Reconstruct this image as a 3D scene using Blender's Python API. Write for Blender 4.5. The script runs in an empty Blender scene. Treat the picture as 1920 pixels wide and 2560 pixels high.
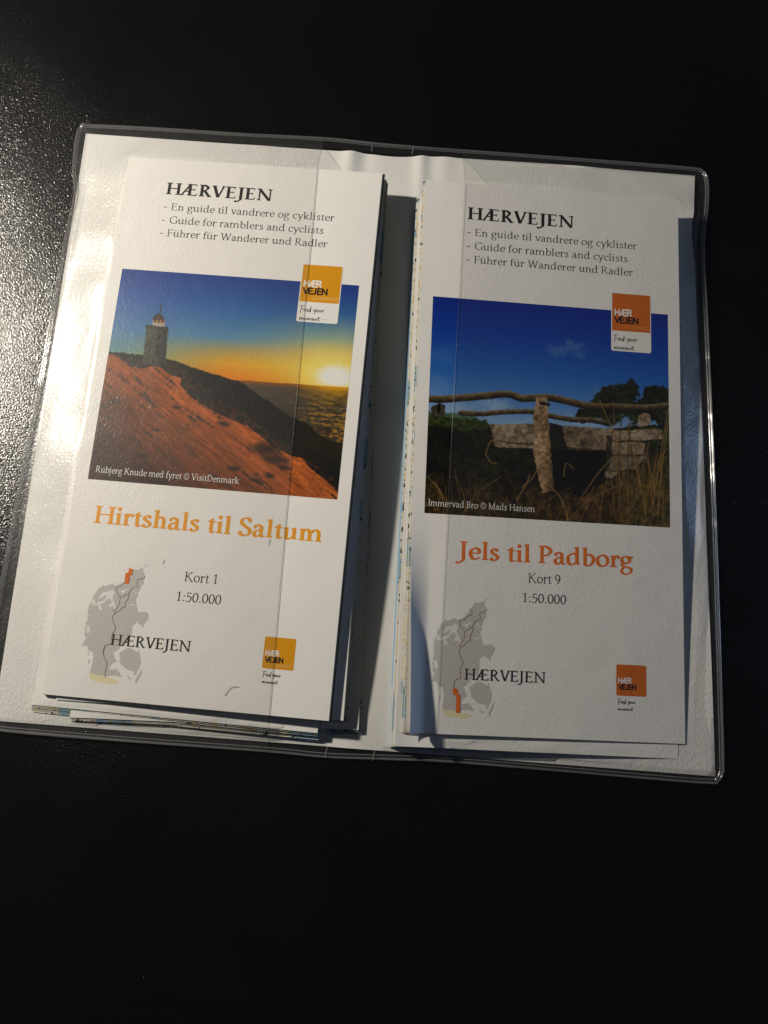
import bpy, math, random
import numpy as np
from mathutils import Matrix, Vector, Euler

MM = 0.001
scene = bpy.context.scene
COL = scene.collection
rng = np.random.default_rng(7)
random.seed(7)

# ------------------------------------------------------------------ camera
cam_data = bpy.data.cameras.new('camera')
cam_data.lens = 27.0
cam_data.sensor_width = 36.0
cam_data.sensor_fit = 'AUTO'
cam_data.clip_start = 0.01
cam_data.clip_end = 20.0
cam = bpy.data.objects.new('camera', cam_data)
cam.location = (-2.507*MM, -84.166*MM, 279.37*MM)
cam.rotation_euler = Euler((0.19379, -0.020629, 0.064389), 'XYZ')
COL.objects.link(cam)
scene.camera = cam

# ------------------------------------------------------------------ light
world = bpy.data.worlds.new('World')
scene.world = world
world.use_nodes = True
bg = world.node_tree.nodes['Background']
bg.inputs[0].default_value = (0.72, 0.79, 1.0, 1)
bg.inputs[1].default_value = 0.027
lamp_data = bpy.data.lights.new('warm_lamp', 'POINT')
lamp_data.energy = 17.0
lamp_data.shadow_soft_size = 0.016
lamp_data.color = (1.0, 0.915, 0.775)
lamp = bpy.data.objects.new('warm_lamp', lamp_data)
lamp.location = Vector((-475, 180, 300))*MM
COL.objects.link(lamp)
fill_data = bpy.data.lights.new('blue_fill', 'AREA')  # unseen blue area light, added for the bluish rim and shade at the right
fill_data.energy = 1.3
fill_data.size = 0.3
fill_data.color = (0.42, 0.63, 1.0)
win = bpy.data.objects.new('blue_fill', fill_data)
win.location = Vector((900, 90, 215))*MM
win.rotation_euler = (win.location-Vector((0.05, 0, 0))).to_track_quat('Z', 'Y').to_euler()
COL.objects.link(win)
vs = scene.view_settings
vs.view_transform = 'Standard'
vs.look = 'None'
vs.exposure = 0.0
vs.gamma = 1.0
vs.use_curve_mapping = False
scene.cycles.use_denoising = True
scene.cycles.max_bounces = 10
scene.cycles.transparent_max_bounces = 24
scene.cycles.sample_clamp_indirect = 1.5
scene.cycles.caustics_reflective = False
scene.cycles.caustics_refractive = False

# ------------------------------------------------------------------ helpers
def lin(c):
    c = np.asarray(c, float)/255.0
    return np.where(c <= 0.04045, c/12.92, ((c+0.055)/1.055)**2.4)

def new_mat(name):
    m = bpy.data.materials.new(name)
    m.use_nodes = True
    nt = m.node_tree
    nt.nodes.clear()
    out = nt.nodes.new('ShaderNodeOutputMaterial')
    return m, nt, out

def node(nt, kind, **inputs):
    n = nt.nodes.new(kind)
    for k, v in inputs.items():
        n.inputs[k].default_value = v
    return n

def principled(name, color, rough=0.5, spec=0.5, bump=None):
    """bump: (scale per metre, strength, distance m, detail)"""
    m, nt, out = new_mat(name)
    p = nt.nodes.new('ShaderNodeBsdfPrincipled')
    p.inputs['Base Color'].default_value = (*color, 1)
    p.inputs['Roughness'].default_value = rough
    p.inputs['Specular IOR Level'].default_value = spec
    if bump:
        tc = nt.nodes.new('ShaderNodeTexCoord')
        no = nt.nodes.new('ShaderNodeTexNoise')
        no.inputs['Scale'].default_value = bump[0]
        no.inputs['Detail'].default_value = bump[3]
        b = nt.nodes.new('ShaderNodeBump')
        b.inputs['Strength'].default_value = bump[1]
        b.inputs['Distance'].default_value = bump[2]
        nt.links.new(tc.outputs['Object'], no.inputs['Vector'])
        nt.links.new(no.outputs['Fac'], b.inputs['Height'])
        nt.links.new(b.outputs[0], p.inputs['Normal'])
    nt.links.new(p.outputs[0], out.inputs[0])
    return m, nt, p

def empty(name, loc_mm, rot=(0, 0, 0), label=None, cat=None, group=None):
    o = bpy.data.objects.new(name, None)
    o.empty_display_size = 0.01
    o.location = Vector(loc_mm)*MM
    o.rotation_euler = Euler(rot, 'XYZ')
    COL.objects.link(o)
    tag(o, label, cat, group)
    return o

def tag(o, label=None, cat=None, group=None, kind=None):
    if label: o['label'] = label
    if cat: o['category'] = cat
    if group: o['group'] = group
    if kind: o['kind'] = kind
    return o

def mesh_obj(name, verts, faces, mat, parent=None, smooth=False, mat_idx=None):
    me = bpy.data.meshes.new(name)
    me.from_pydata([tuple(v) for v in (np.asarray(verts, float)*MM)], [], faces)
    mats = mat if isinstance(mat, (list, tuple)) else [mat]
    for m in mats:
        me.materials.append(m)
    if mat_idx is not None:
        me.polygons.foreach_set('material_index', np.asarray(mat_idx, np.int32))
    if smooth:
        me.polygons.foreach_set('use_smooth', np.ones(len(me.polygons), bool))
    me.update()
    o = bpy.data.objects.new(name, me)
    COL.objects.link(o)
    if parent:
        o.parent = parent
    return o

def grid_faces(nu, nv, flip=False):
    """nu x nv vertices, index = j*nu + i"""
    f = []
    for j in range(nv-1):
        for i in range(nu-1):
            a = j*nu+i
            q = (a, a+1, a+1+nu, a+nu)
            f.append(q[::-1] if flip else q)
    return f

def catmull(pts, n=6, closed=False):
    p = np.asarray(pts, float)
    if len(p) < 3 and not closed:
        t = np.linspace(0, 1, n+1)[:, None]
        return p[0]*(1-t)+p[1]*t
    out = []
    m = len(p)
    rngi = range(m) if closed else range(m-1)
    for i in rngi:
        if closed:
            a, b, c, d = p[(i-1) % m], p[i], p[(i+1) % m], p[(i+2) % m]
        else:
            b, c = p[i], p[i+1]
            a = p[i-1] if i > 0 else 2*b-c
            d = p[i+2] if i+2 < m else 2*c-b
        for k in range(n):
            t = k/n
            out.append(0.5*((2*b)+(-a+c)*t+(2*a-5*b+4*c-d)*t*t+(-a+3*b-3*c+d)*t**3))
    if not closed:
        out.append(p[-1])
    return np.array(out)

def tube(path, r, n=6, closed=False):
    p = np.asarray(path, float)
    m = len(p)
    t = np.gradient(p, axis=0) if not closed else (np.roll(p, -1, 0)-np.roll(p, 1, 0))
    t /= np.linalg.norm(t, axis=1)[:, None]+1e-12
    up = np.array([0, 0, 1.0])
    s = np.cross(t, up)
    s /= np.linalg.norm(s, axis=1)[:, None]+1e-12
    w = np.cross(s, t)
    r = np.broadcast_to(np.asarray(r, float), (m,))
    V = []
    for k in range(n):
        a = 2*math.pi*k/n
        V.append(p+r[:, None]*(math.cos(a)*s+math.sin(a)*w))
    V = np.stack(V, 1).reshape(-1, 3)
    F = []
    for i in range(m if closed else m-1):
        for k in range(n):
            a, b = i*n+k, i*n+(k+1) % n
            j = (i+1) % m
            F.append((a, b, j*n+(k+1) % n, j*n+k))
    return V, F

def vnoise(ny, nx, cy, cx, seed, octaves=3, fall=0.5):
    """smooth value noise 0..1 on a ny x nx grid with cy x cx base cells"""
    r = np.random.default_rng(seed)
    tot = np.zeros((ny, nx)); amp = 1.0; s = 0
    for o in range(octaves):
        gy, gx = int(cy*2**o)+2, int(cx*2**o)+2
        g = r.random((gy, gx))
        y = np.linspace(0, gy-1.001, ny); x = np.linspace(0, gx-1.001, nx)
        yi, xi = y.astype(int), x.astype(int)
        fy, fx = (y-yi)[:, None], (x-xi)[None, :]
        fy = fy*fy*(3-2*fy); fx = fx*fx*(3-2*fx)
        v = (g[yi][:, xi]*(1-fy)*(1-fx)+g[yi][:, xi+1]*(1-fy)*fx
             + g[yi+1][:, xi]*fy*(1-fx)+g[yi+1][:, xi+1]*fy*fx)
        tot += v*amp; s += amp; amp *= fall
    return tot/s

# ------------------------------------------------------------------ materials
def make_table_mat():
    m, nt, p = principled('black_lacquer', (0.0020, 0.0020, 0.0023), 0.27, 0.5)
    p.inputs['IOR'].default_value = 1.8
    L = nt.links.new
    tc = nt.nodes.new('ShaderNodeTexCoord')
    n1 = node(nt, 'ShaderNodeTexNoise', Scale=1480.0, Detail=2.0, Roughness=0.6)
    n2 = node(nt, 'ShaderNodeTexNoise', Scale=26.0, Detail=3.0)
    mr = node(nt, 'ShaderNodeMapRange'); mr.inputs[1].default_value = 0.3; mr.inputs[2].default_value = 0.7
    mr.inputs[3].default_value = 0.55; mr.inputs[4].default_value = 0.8
    b1 = node(nt, 'ShaderNodeBump', Distance=0.00027)
    # dust: sparse pale specks and short lint
    vo = node(nt, 'ShaderNodeTexVoronoi', Scale=58.0)
    lt = nt.nodes.new('ShaderNodeMath'); lt.operation = 'LESS_THAN'; lt.inputs[1].default_value = 0.011
    sep = nt.nodes.new('ShaderNodeSeparateColor')
    gt_ = nt.nodes.new('ShaderNodeMath'); gt_.operation = 'GREATER_THAN'; gt_.inputs[1].default_value = 0.93
    mu = nt.nodes.new('ShaderNodeMath'); mu.operation = 'MULTIPLY'
    m3 = nt.nodes.new('ShaderNodeMath'); m3.operation = 'MULTIPLY'; m3.inputs[1].default_value = 0.45
    # faint greasy smears change the gloss
    n4 = node(nt, 'ShaderNodeTexNoise', Scale=9.0, Detail=5.0, Roughness=0.6, Distortion=1.2)
    rr = node(nt, 'ShaderNodeMapRange'); rr.inputs[1].default_value = 0.35; rr.inputs[2].default_value = 0.7
    rr.inputs[3].default_value = 0.20; rr.inputs[4].default_value = 0.26
    mx = nt.nodes.new('ShaderNodeMix'); mx.data_type = 'RGBA'
    mx.inputs[6].default_value = (0.0020, 0.0020, 0.0023, 1); mx.inputs[7].default_value = (0.30, 0.29, 0.27, 1)
    for n in (n1, n2, vo, n4):
        L(tc.outputs['Object'], n.inputs['Vector'])
    L(n2.outputs['Fac'], mr.inputs[0]); L(mr.outputs[0], b1.inputs['Strength'])
    L(n1.outputs['Fac'], b1.inputs['Height']); L(b1.outputs[0], p.inputs['Normal'])
    L(n4.outputs['Fac'], rr.inputs[0]); L(rr.outputs[0], p.inputs['Roughness'])
    L(vo.outputs['Distance'], lt.inputs[0]); L(vo.outputs['Color'], sep.inputs[0]); L(sep.outputs[0], gt_.inputs[0])
    L(lt.outputs[0], mu.inputs[0]); L(gt_.outputs[0], mu.inputs[1]); L(mu.outputs[0], m3.inputs[0]); L(m3.outputs[0], mx.inputs[0])
    L(mx.outputs[2], p.inputs['Base Color'])
    return m

def emboss(nt, p, strength=0.36):
    """the pebbled vinyl pressed onto the sheet: relief only where a pocket lies over the paper"""
    L = nt.links.new
    geo = nt.nodes.new('ShaderNodeNewGeometry')
    sep = nt.nodes.new('ShaderNodeSeparateXYZ')
    L(geo.outputs['Position'], sep.inputs[0])
    lo = nt.nodes.new('ShaderNodeMath'); lo.operation = 'LESS_THAN'; lo.inputs[1].default_value = -0.035
    hi = nt.nodes.new('ShaderNodeMath'); hi.operation = 'GREATER_THAN'; hi.inputs[1].default_value = 0.0225
    ad = nt.nodes.new('ShaderNodeMath'); ad.operation = 'ADD'
    L(sep.outputs[0], lo.inputs[0]); L(sep.outputs[0], hi.inputs[0]); L(lo.outputs[0], ad.inputs[0]); L(hi.outputs[0], ad.inputs[1])
    big = node(nt, 'ShaderNodeTexNoise', Scale=22.0, Detail=1.0)
    mr = node(nt, 'ShaderNodeMapRange'); mr.inputs[1].default_value = 0.38; mr.inputs[2].default_value = 0.66; mr.inputs[3].default_value = 0.25
    no = node(nt, 'ShaderNodeTexNoise', Scale=780.0, Detail=1.0, Roughness=0.4, Distortion=0.8)
    L(geo.outputs['Position'], big.inputs['Vector']); L(geo.outputs['Position'], no.inputs['Vector'])
    L(big.outputs['Fac'], mr.inputs[0])
    mu = nt.nodes.new('ShaderNodeMath'); mu.operation = 'MULTIPLY'
    L(ad.outputs[0], mu.inputs[0]); L(mr.outputs[0], mu.inputs[1])
    m2 = nt.nodes.new('ShaderNodeMath'); m2.operation = 'MULTIPLY'; m2.inputs[1].default_value = strength
    L(mu.outputs[0], m2.inputs[0])
    b = node(nt, 'ShaderNodeBump', Distance=0.00022)
    L(m2.outputs[0], b.inputs['Strength']); L(no.outputs['Fac'], b.inputs['Height'])
    old = p.inputs['Normal'].links[0].from_socket if p.inputs['Normal'].is_linked else None
    if old: L(old, b.inputs['Normal'])
    L(b.outputs[0], p.inputs['Normal'])

def make_film_mat(name, tint=0.97, haze=0.011, rough=0.25, bump=0.42, scale=900.0, spec=1.0):
    """clear vinyl: light passes straight through, a little is scattered, some is mirrored off the embossed skin"""
    m, nt, out = new_mat(name)
    L = nt.links.new
    tc = nt.nodes.new('ShaderNodeTexCoord')
    n1 = node(nt, 'ShaderNodeTexNoise', Scale=scale, Detail=1.5, Roughness=0.5, Distortion=0.6)
    bp = node(nt, 'ShaderNodeBump', Strength=bump, Distance=0.00025)
    L(tc.outputs['Object'], n1.inputs['Vector']); L(n1.outputs['Fac'], bp.inputs['Height'])
    n0 = node(nt, 'ShaderNodeTexNoise', Scale=48.0, Detail=1.5, Distortion=0.8)
    b0 = node(nt, 'ShaderNodeBump', Strength=0.16, Distance=0.0035)
    L(tc.outputs['Object'], n0.inputs['Vector']); L(n0.outputs['Fac'], b0.inputs['Height']); L(b0.outputs[0], bp.inputs['Normal'])
    tr = node(nt, 'ShaderNodeBsdfTransparent', Color=(tint, tint, tint, 1))
    df = node(nt, 'ShaderNodeBsdfDiffuse', Color=(0.85, 0.85, 0.85, 1))
    gl = node(nt, 'ShaderNodeBsdfGlossy', Color=(1, 1, 1, 1), Roughness=rough)
    fr = nt.nodes.new('ShaderNodeLayerWeight')            # facing is the same from both sides of the sheet
    pw = nt.nodes.new('ShaderNodeMath'); pw.operation = 'POWER'; pw.inputs[1].default_value = 4.5
    mu = nt.nodes.new('ShaderNodeMath'); mu.operation = 'MULTIPLY_ADD'; mu.use_clamp = True
    mu.inputs[1].default_value = 0.8; mu.inputs[2].default_value = 0.034*spec
    m1 = node(nt, 'ShaderNodeMixShader', Fac=haze)
    m2 = nt.nodes.new('ShaderNodeMixShader')
    for s in (df, gl, fr):
        L(bp.outputs[0], s.inputs['Normal'])
    L(tr.outputs[0], m1.inputs[1]); L(df.outputs[0], m1.inputs[2])
    L(fr.outputs['Facing'], pw.inputs[0]); L(pw.outputs[0], mu.inputs[0]); L(mu.outputs[0], m2.inputs[0])
    L(m1.outputs[0], m2.inputs[1]); L(gl.outputs[0], m2.inputs[2])
    L(m2.outputs[0], out.inputs[0])
    return m

M_TABLE = make_table_mat()
M_FILM = make_film_mat('clear_vinyl', haze=0.008)
M_FILML = make_film_mat('cloudy_clear_vinyl', haze=0.013, rough=0.29)
M_BACK = make_film_mat('clear_vinyl_back', haze=0.006, rough=0.25, bump=0.3)
M_BEAD = make_film_mat('clear_vinyl_weld', tint=0.90, haze=0.10, rough=0.14, bump=0.03, spec=3.2)
M_RIM = make_film_mat('milky_vinyl_border', tint=0.95, haze=0.005, rough=0.3, bump=0.35, spec=1.2)
M_CUTR = make_film_mat('clear_vinyl_thin_edge', tint=0.8, haze=0.0, rough=0.25, bump=0.0, spec=0.6)
M_CUT = make_film_mat('clear_vinyl_cut_edge', tint=0.62, haze=0.0, rough=0.25, bump=0.0, spec=0.6)
M_SCRATCH = make_film_mat('scratched_vinyl', tint=0.6, haze=0.25, rough=0.3, bump=0.0)

def make_paper(name, col, rough=0.55, fibre=0.12, relief=0.4):
    m, nt, p = principled(name, col, rough, 0.35)
    tc = nt.nodes.new('ShaderNodeTexCoord')
    n1 = node(nt, 'ShaderNodeTexNoise', Scale=45.0, Detail=4.0)
    mp = node(nt, 'ShaderNodeMapRange')
    mp.inputs[3].default_value = 0.955; mp.inputs[4].default_value = 1.02
    mx = nt.nodes.new('ShaderNodeMix'); mx.data_type = 'RGBA'; mx.blend_type = 'MULTIPLY'
    mx.inputs[0].default_value = 1.0
    mx.inputs[6].default_value = (*col, 1)
    n2 = node(nt, 'ShaderNodeTexNoise', Scale=1400.0, Detail=2.0)
    b = node(nt, 'ShaderNodeBump', Strength=fibre, Distance=0.0001)
    n3 = node(nt, 'ShaderNodeTexNoise', Scale=38.0, Detail=2.0)
    b2 = node(nt, 'ShaderNodeBump', Strength=0.2, Distance=0.002)
    L = nt.links.new
    for n in (n1, n2, n3):
        L(tc.outputs['Object'], n.inputs['Vector'])
    L(n1.outputs['Fac'], mp.inputs[0]); L(mp.outputs[0], mx.inputs[7]); L(mx.outputs[2], p.inputs['Base Color'])
    L(n2.outputs['Fac'], b.inputs['Height']); L(n3.outputs['Fac'], b2.inputs['Height'])
    L(b2.outputs[0], b.inputs['Normal']); L(b.outputs[0], p.inputs['Normal'])
    emboss(nt, p, relief)
    return m

M_PAPER = make_paper('cover_paper', (0.80, 0.785, 0.765))
M_LEAF = make_paper('leaf_paper', (0.74, 0.735, 0.72))
M_INSERT = make_paper('insert_paper', (0.69, 0.685, 0.67), 0.6, 0.25, 0.75)

def make_edge_mat():
    """folded sheet edges: white paper crossed by the coloured print of the map inside"""
    m, nt, p = principled('printed_leaf_edge', (0.7, 0.7, 0.68), 0.6, 0.3)
    L = nt.links.new
    tc = nt.nodes.new('ShaderNodeTexCoord')
    n1 = node(nt, 'ShaderNodeTexNoise', Scale=420.0, Detail=2.0, Roughness=0.7)
    r1 = nt.nodes.new('ShaderNodeValToRGB'); r1.color_ramp.interpolation = 'CONSTANT'
    e = r1.color_ramp.elements
    e[0].position = 0.0; e[0].color = (0.02, 0.02, 0.02, 1)
    e[1].position = 0.37; e[1].color = (0.66, 0.65, 0.6, 1)
    for pos, c in ((0.57, (0.66, 0.5, 0.12)), (0.61, (0.6, 0.62, 0.55)), (0.655, (0.35, 0.06, 0.03)), (0.68, (0.62, 0.62, 0.58))):
        x = e.new(pos); x.color = (*c, 1)
    n2 = node(nt, 'ShaderNodeTexNoise', Scale=60.0, Detail=1.0)
    r2 = nt.nodes.new('ShaderNodeValToRGB'); r2.color_ramp.interpolation = 'CONSTANT'
    e = r2.color_ramp.elements
    e[0].position = 0.0; e[0].color = (1, 1, 1, 1)
    e[1].position = 0.56; e[1].color = (0.45, 0.68, 0.9, 1)
    mx = nt.nodes.new('ShaderNodeMix'); mx.data_type = 'RGBA'; mx.blend_type = 'MULTIPLY'; mx.inputs[0].default_value = 1.0
    L(tc.outputs['Object'], n1.inputs['Vector']); L(tc.outputs['Object'], n2.inputs['Vector'])
    L(n1.outputs['Fac'], r1.inputs[0]); L(n2.outputs['Fac'], r2.inputs[0])
    L(r1.outputs[0], mx.inputs[6]); L(r2.outputs[0], mx.inputs[7]); L(mx.outputs[2], p.inputs['Base Color'])
    return m
M_EDGE = make_edge_mat()
M_BLUEEDGE = principled('blue_printed_edge', (0.30, 0.50, 0.70), 0.55, 0.3)[0]

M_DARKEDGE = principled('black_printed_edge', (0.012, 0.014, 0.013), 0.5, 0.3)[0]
def ink(name, c, rough=0.45):
    m, nt, p = principled(name, c, rough, 0.35)
    emboss(nt, p)
    return m
M_BLACK = ink('black_ink', (0.012, 0.012, 0.013))
M_GREYTEXT = ink('soft_black_ink', (0.03, 0.03, 0.03))
M_WHITE = ink('paper_white_lettering', (0.78, 0.77, 0.75))
M_LAND = ink('grey_land_ink', (0.51, 0.50, 0.475))
M_LAKE = ink('unprinted_water', (0.74, 0.73, 0.71))
M_ROUTE = ink('brown_route_ink', (0.26, 0.13, 0.08))
M_ROUTE2 = ink('dark_route_ink', (0.17, 0.12, 0.10))
M_YELLOW = ink('pale_yellow_ink', (0.74, 0.68, 0.44))
M_AMBER = ink('amber_ink', (0.80, 0.32, 0.008))
M_ORANGE = ink('orange_ink', (0.74, 0.17, 0.018))
M_AMBERSQ = ink('amber_logo_ink', (0.66, 0.29, 0.005))
M_ORANGESQ = ink('orange_logo_ink', (0.57, 0.13, 0.013))
M_AMBER2 = ink('pale_amber_ink', (0.85, 0.50, 0.16))
M_ORANGE2 = ink('pale_orange_ink', (0.78, 0.27, 0.05))
M_HI = ink('burnt_orange_ink', (0.70, 0.15, 0.015))

def make_vcol_mat():
    m, nt, p = principled('printed_photograph', (0.5, 0.5, 0.5), 0.4, 0.4)
    a = nt.nodes.new('ShaderNodeVertexColor'); a.layer_name = 'print'
    nt.links.new(a.outputs['Color'], p.inputs['Base Color'])
    emboss(nt, p, 0.2)
    return m
M_PRINT = make_vcol_mat()
# ------------------------------------------------------------------ lettering
class Pen:
    """letters drawn with a broad pen: every stroke becomes a strip of quads (em units, y up)"""
    def __init__(self, S, H, tilt=18):
        self.S, self.H = S, H
        a = math.radians(tilt)
        self.u = np.array([math.cos(a), math.sin(a)]); self.v = np.array([-math.sin(a), math.cos(a)])
        self.P = []
    def quad(self, *p):
        self.P.append(np.array(p, float))
    def K(self, pts, n=7, f=1.0, closed=False):
        p = catmull(pts, n, closed)
        t = (np.roll(p, -1, 0)-np.roll(p, 1, 0)) if closed else np.gradient(p, axis=0)
        t /= np.linalg.norm(t, axis=1)[:, None]+1e-9
        nn = np.stack([-t[:, 1], t[:, 0]], 1)
        a, b = self.S*0.53, self.H*0.55
        w = np.sqrt((a*(nn@self.u))**2+(b*(nn@self.v))**2)*f
        l, r = p+nn*w[:, None], p-nn*w[:, None]
        m = len(p)
        for i in range(m if closed else m-1):
            j = (i+1) % m
            self.P.append(np.array([r[i], r[j], l[j], l[i]]))
    def ell(self, cx, cy, rx, ry, f=1.0):
        an = np.linspace(0, 2*math.pi, 13)[:-1]
        self.K(np.stack([cx+rx*np.cos(an), cy+ry*np.sin(an)], 1), 4, f, True)
    def T(self, a, b, w):
        a, b = np.array(a, float), np.array(b, float)
        d = b-a; n = np.array([-d[1], d[0]])/np.linalg.norm(d)*w/2
        self.P.append(np.array([a-n, b-n, b+n, a+n]))
    def stem(self, x, y0, y1):
        s = self.S
        self.quad((x, y0), (x+s, y0), (x+s, y1), (x, y1))
    def thin(self, x, y0, y1, f=1.3):
        s = self.H*f
        self.quad((x, y0), (x+s, y0), (x+s, y1), (x, y1))
    def foot(self, x0, x1, y=0.0):
        h = self.H
        self.quad((x0, y), (x1, y), (x1-.02, y+h), (x0+.02, y+h))
    def head(self, x0, x1, y=0.70):
        h = self.H
        self.quad((x0+.02, y-h), (x1-.02, y-h), (x1, y), (x0, y))
    def flag(self, x, y):
        s = self.S
        self.quad((x-.07, y-.045), (x-.062, y-.07), (x+s*.5, y-.085), (x+s, y+.015))
    def dot(self, x, y, r):
        an = np.linspace(0, 2*math.pi, 13)[:-1]
        self.P.append(np.stack([x+r*np.cos(an), y+r*np.sin(an)], 1))

def glyph(ch, S, H):
    g = Pen(S, H); s, h = S, H
    X, C = 0.47, 0.70
    r = s*0.62
    adv = 0.5
    if ch == ' ': adv = 0.25
    elif ch == 'H':
        g.stem(.1, 0, C); g.stem(.60, 0, C); g.T((.1, .365), (.66, .365), h)
        for x in (.1, .60): g.foot(x-.075, x+s+.075); g.head(x-.075, x+s+.075)
        adv = .76+s*.3
    elif ch in 'ÆE':
        x = .10
        if ch == 'Æ':
            x = .40; g.T((.05, 0), (x+s*.6, C-.01), h*1.5); g.T((.17, .245), (x+.02, .245), h); g.foot(-.04, .17); g.head(x-.08, x+.1)
        g.stem(x, 0, C); e = x
        if ch == 'E': g.foot(x-.075, x+s); g.head(x-.075, x+s)
        else: g.foot(x-.06, x+s)
        g.T((e, C-h/2), (e+.42, C-h/2), h); g.T((e, .365), (e+.34, .365), h); g.T((e, h/2), (e+.44, h/2), h)
        g.quad((e+.40, C-.13), (e+.425, C-.13), (e+.43, C), (e+.36, C))
        g.quad((e+.325, .29), (e+.35, .29), (e+.35, .44), (e+.325, .44))
        g.quad((e+.37, 0), (e+.44, 0), (e+.475, .15), (e+.445, .15))
        adv = e+.54
    elif ch == 'F':
        x = .10; g.stem(x, 0, C); g.foot(x-.075, x+s+.08); g.head(x-.075, x+s)
        g.T((x, C-h/2), (x+.40, C-h/2), h); g.T((x, .36), (x+.32, .36), h)
        g.quad((x+.385, C-.14), (x+.41, C-.14), (x+.42, C), (x+.34, C)); g.quad((x+.305, .28), (x+.33, .28), (x+.33, .44), (x+.305, .44))
        adv = .56
    elif ch in 'RPBD':
        x = .10; g.stem(x, 0, C); g.head(x-.075, x+s)
        g.foot(x-.075, x+s+(.075 if ch in 'RP' else 0))
        if ch == 'R':
            g.K([(x+.06, C-h/2), (.33, C-h*.6), (.485, .535), (.36, .375), (.2, .345)])
            g.T((.30, .37), (.60, .0), s*.95); g.foot(.55, .72); adv = .69
        elif ch == 'P':
            g.K([(x+.06, C-h/2), (.34, C-h*.6), (.51, .51), (.37, .335), (.2, .315)]); adv = .60
        elif ch == 'B':
            g.K([(x+.06, C-h/2), (.32, C-h*.6), (.44, .54), (.33, .39), (.2, .37)])
            g.K([(.2, .37), (.38, .36), (.52, .20), (.37, .03), (x+.06, h/2)]); adv = .62
        else:
            g.K([(x+.04, C-h/2), (.40, C-h), (.66, .36), (.40, h), (x+.04, h/2)], 9); adv = .77
    elif ch == 'V':
        g.T((.12, C), (.365, .01), s*1.05); g.T((.63, C), (.38, .01), h*1.5); g.head(.01, .26); g.head(.53, .73); adv = .72
    elif ch == 'W':
        g.T((.10, C), (.29, .01), s); g.T((.49, C), (.30, .01), h*1.4); g.T((.47, C), (.68, .01), s); g.T((.90, C), (.69, .01), h*1.4)
        g.head(.0, .22); g.head(.38, .58); g.head(.81, 1.0); adv = 1.0
    elif ch == 'J':
        x = .13; g.stem(x, .04, C); g.head(x-.08, x+s+.08)
        g.K([(x+s*.5, .08), (x+s*.45, -.03), (.05, -.15), (-.05, -.17)], 6, 1.0); g.dot(-.05, -.155, s*.4); adv = .36+s*.2
    elif ch == 'N':
        g.thin(.12, 0, C); g.thin(.68, 0, C); g.T((.13, C-.01), (.69, .02), s*.95)
        g.foot(.03, .25); g.head(.01, .16); g.head(.57, .82); adv = .84
    elif ch == 'G':
        g.K([(.64, .57), (.56, .67), (.42, .695), (.14, .56), (.09, .34), (.18, .10), (.42, .005), (.56, .03), (.66, .09)])
        g.stem(.62-s*.1, .05, .31); g.head(.54, .76, .32); g.quad((.635, .52), (.66, .52), (.66, .70), (.635, .66)); adv = .78
    elif ch == 'S':
        g.K([(.43, .57), (.37, .67), (.26, .695), (.12, .63), (.115, .48), (.27, .36), (.42, .24), (.42, .08), (.25, .005), (.12, .04), (.06, .15)], 6, 1.05)
        g.quad((.425, .52), (.45, .52), (.45, .69), (.425, .66)); g.quad((.05, .02), (.07, .03), (.07, .19), (.05, .19)); adv = .53
    elif ch == 'K':
        x = .10; g.stem(x, 0, C); g.foot(x-.075, x+s+.075); g.head(x-.075, x+s+.075)
        g.T((.18, .34), (.55, C-.01), h*1.5); g.T((.26, .42), (.63, .0), s); g.head(.45, .68); g.foot(.57, .76); adv = .73
    elif ch == 'I':
        x = .12; g.stem(x, 0, C); g.foot(x-.075, x+s+.075); g.head(x-.075, x+s+.075); adv = .33
    elif ch == 'M':
        g.thin(.13, 0, C); g.stem(.74, 0, C); g.T((.14, C), (.45, .02), s); g.T((.78, C), (.46, .02), h*1.4)
        g.foot(.04, .26); g.head(.02, .16); g.foot(.67, .74+s+.075); g.head(.72, .74+s+.06); adv = .95
    elif ch == 'a':
        g.K([(.085, .36), (.13, .44), (.22, .455), (.33, .39), (.335, .28)], 6); g.stem(.335-s*.5, .10, .34)
        g.K([(.335, .12), (.36, .03), (.42, .015), (.48, .055)], 6, .8)
        g.K([(.33, .29), (.16, .235), (.075, .13), (.13, .02), (.23, .025), (.335, .11)], 6); g.dot(.10, .37, s*.45); adv = .50
    elif ch == 'b':
        g.stem(.08, .04, .73); g.flag(.08, .73); g.K([(.13, .36), (.28, .455), (.45, .37), (.47, .22), (.38, .05), (.25, .01), (.09, .07)], 6); adv = .555
    elif ch == 'c':
        g.K([(.40, .375), (.34, .44), (.25, .455), (.1, .36), (.075, .21), (.16, .05), (.27, .015), (.42, .085)], 6); g.dot(.385, .385, s*.42); adv = .445
    elif ch == 'd':
        g.K([(.40, .42), (.26, .455), (.1, .36), (.07, .2), (.13, .04), (.24, .015), (.4, .11)], 6)
        g.stem(.42-s*.5, .04, .73); g.flag(.42-s*.5, .73); g.quad((.42, 0), (.54, .03), (.54, .06), (.42+s*.4, .09)); adv = .59
    elif ch == 'e':
        g.T((.08, .255), (.42, .255), h*.95); g.K([(.415, .25), (.39, .39), (.26, .455), (.115, .37), (.075, .22), (.15, .05), (.27, .015), (.43, .09)], 6); adv = .48
    elif ch == 'f':
        x = .10; g.stem(x, 0, .56); g.K([(x+s*.5, .5), (x+.08, .65), (.25, .705), (.35, .66)], 6, .9); g.dot(.335, .665, s*.45)
        g.T((.02, X-h/2), (.30, X-h/2), h); g.foot(x-.07, x+s+.085); adv = .34
    elif ch == 'g':
        g.ell(.235, .315, .155, .135); g.K([(.14, .20), (.09, .14), (.13, .065), (.30, .03), (.43, -.03), (.44, -.15), (.33, -.24), (.17, -.245), (.07, -.16), (.10, -.06), (.17, .03)], 5, .85)
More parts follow.
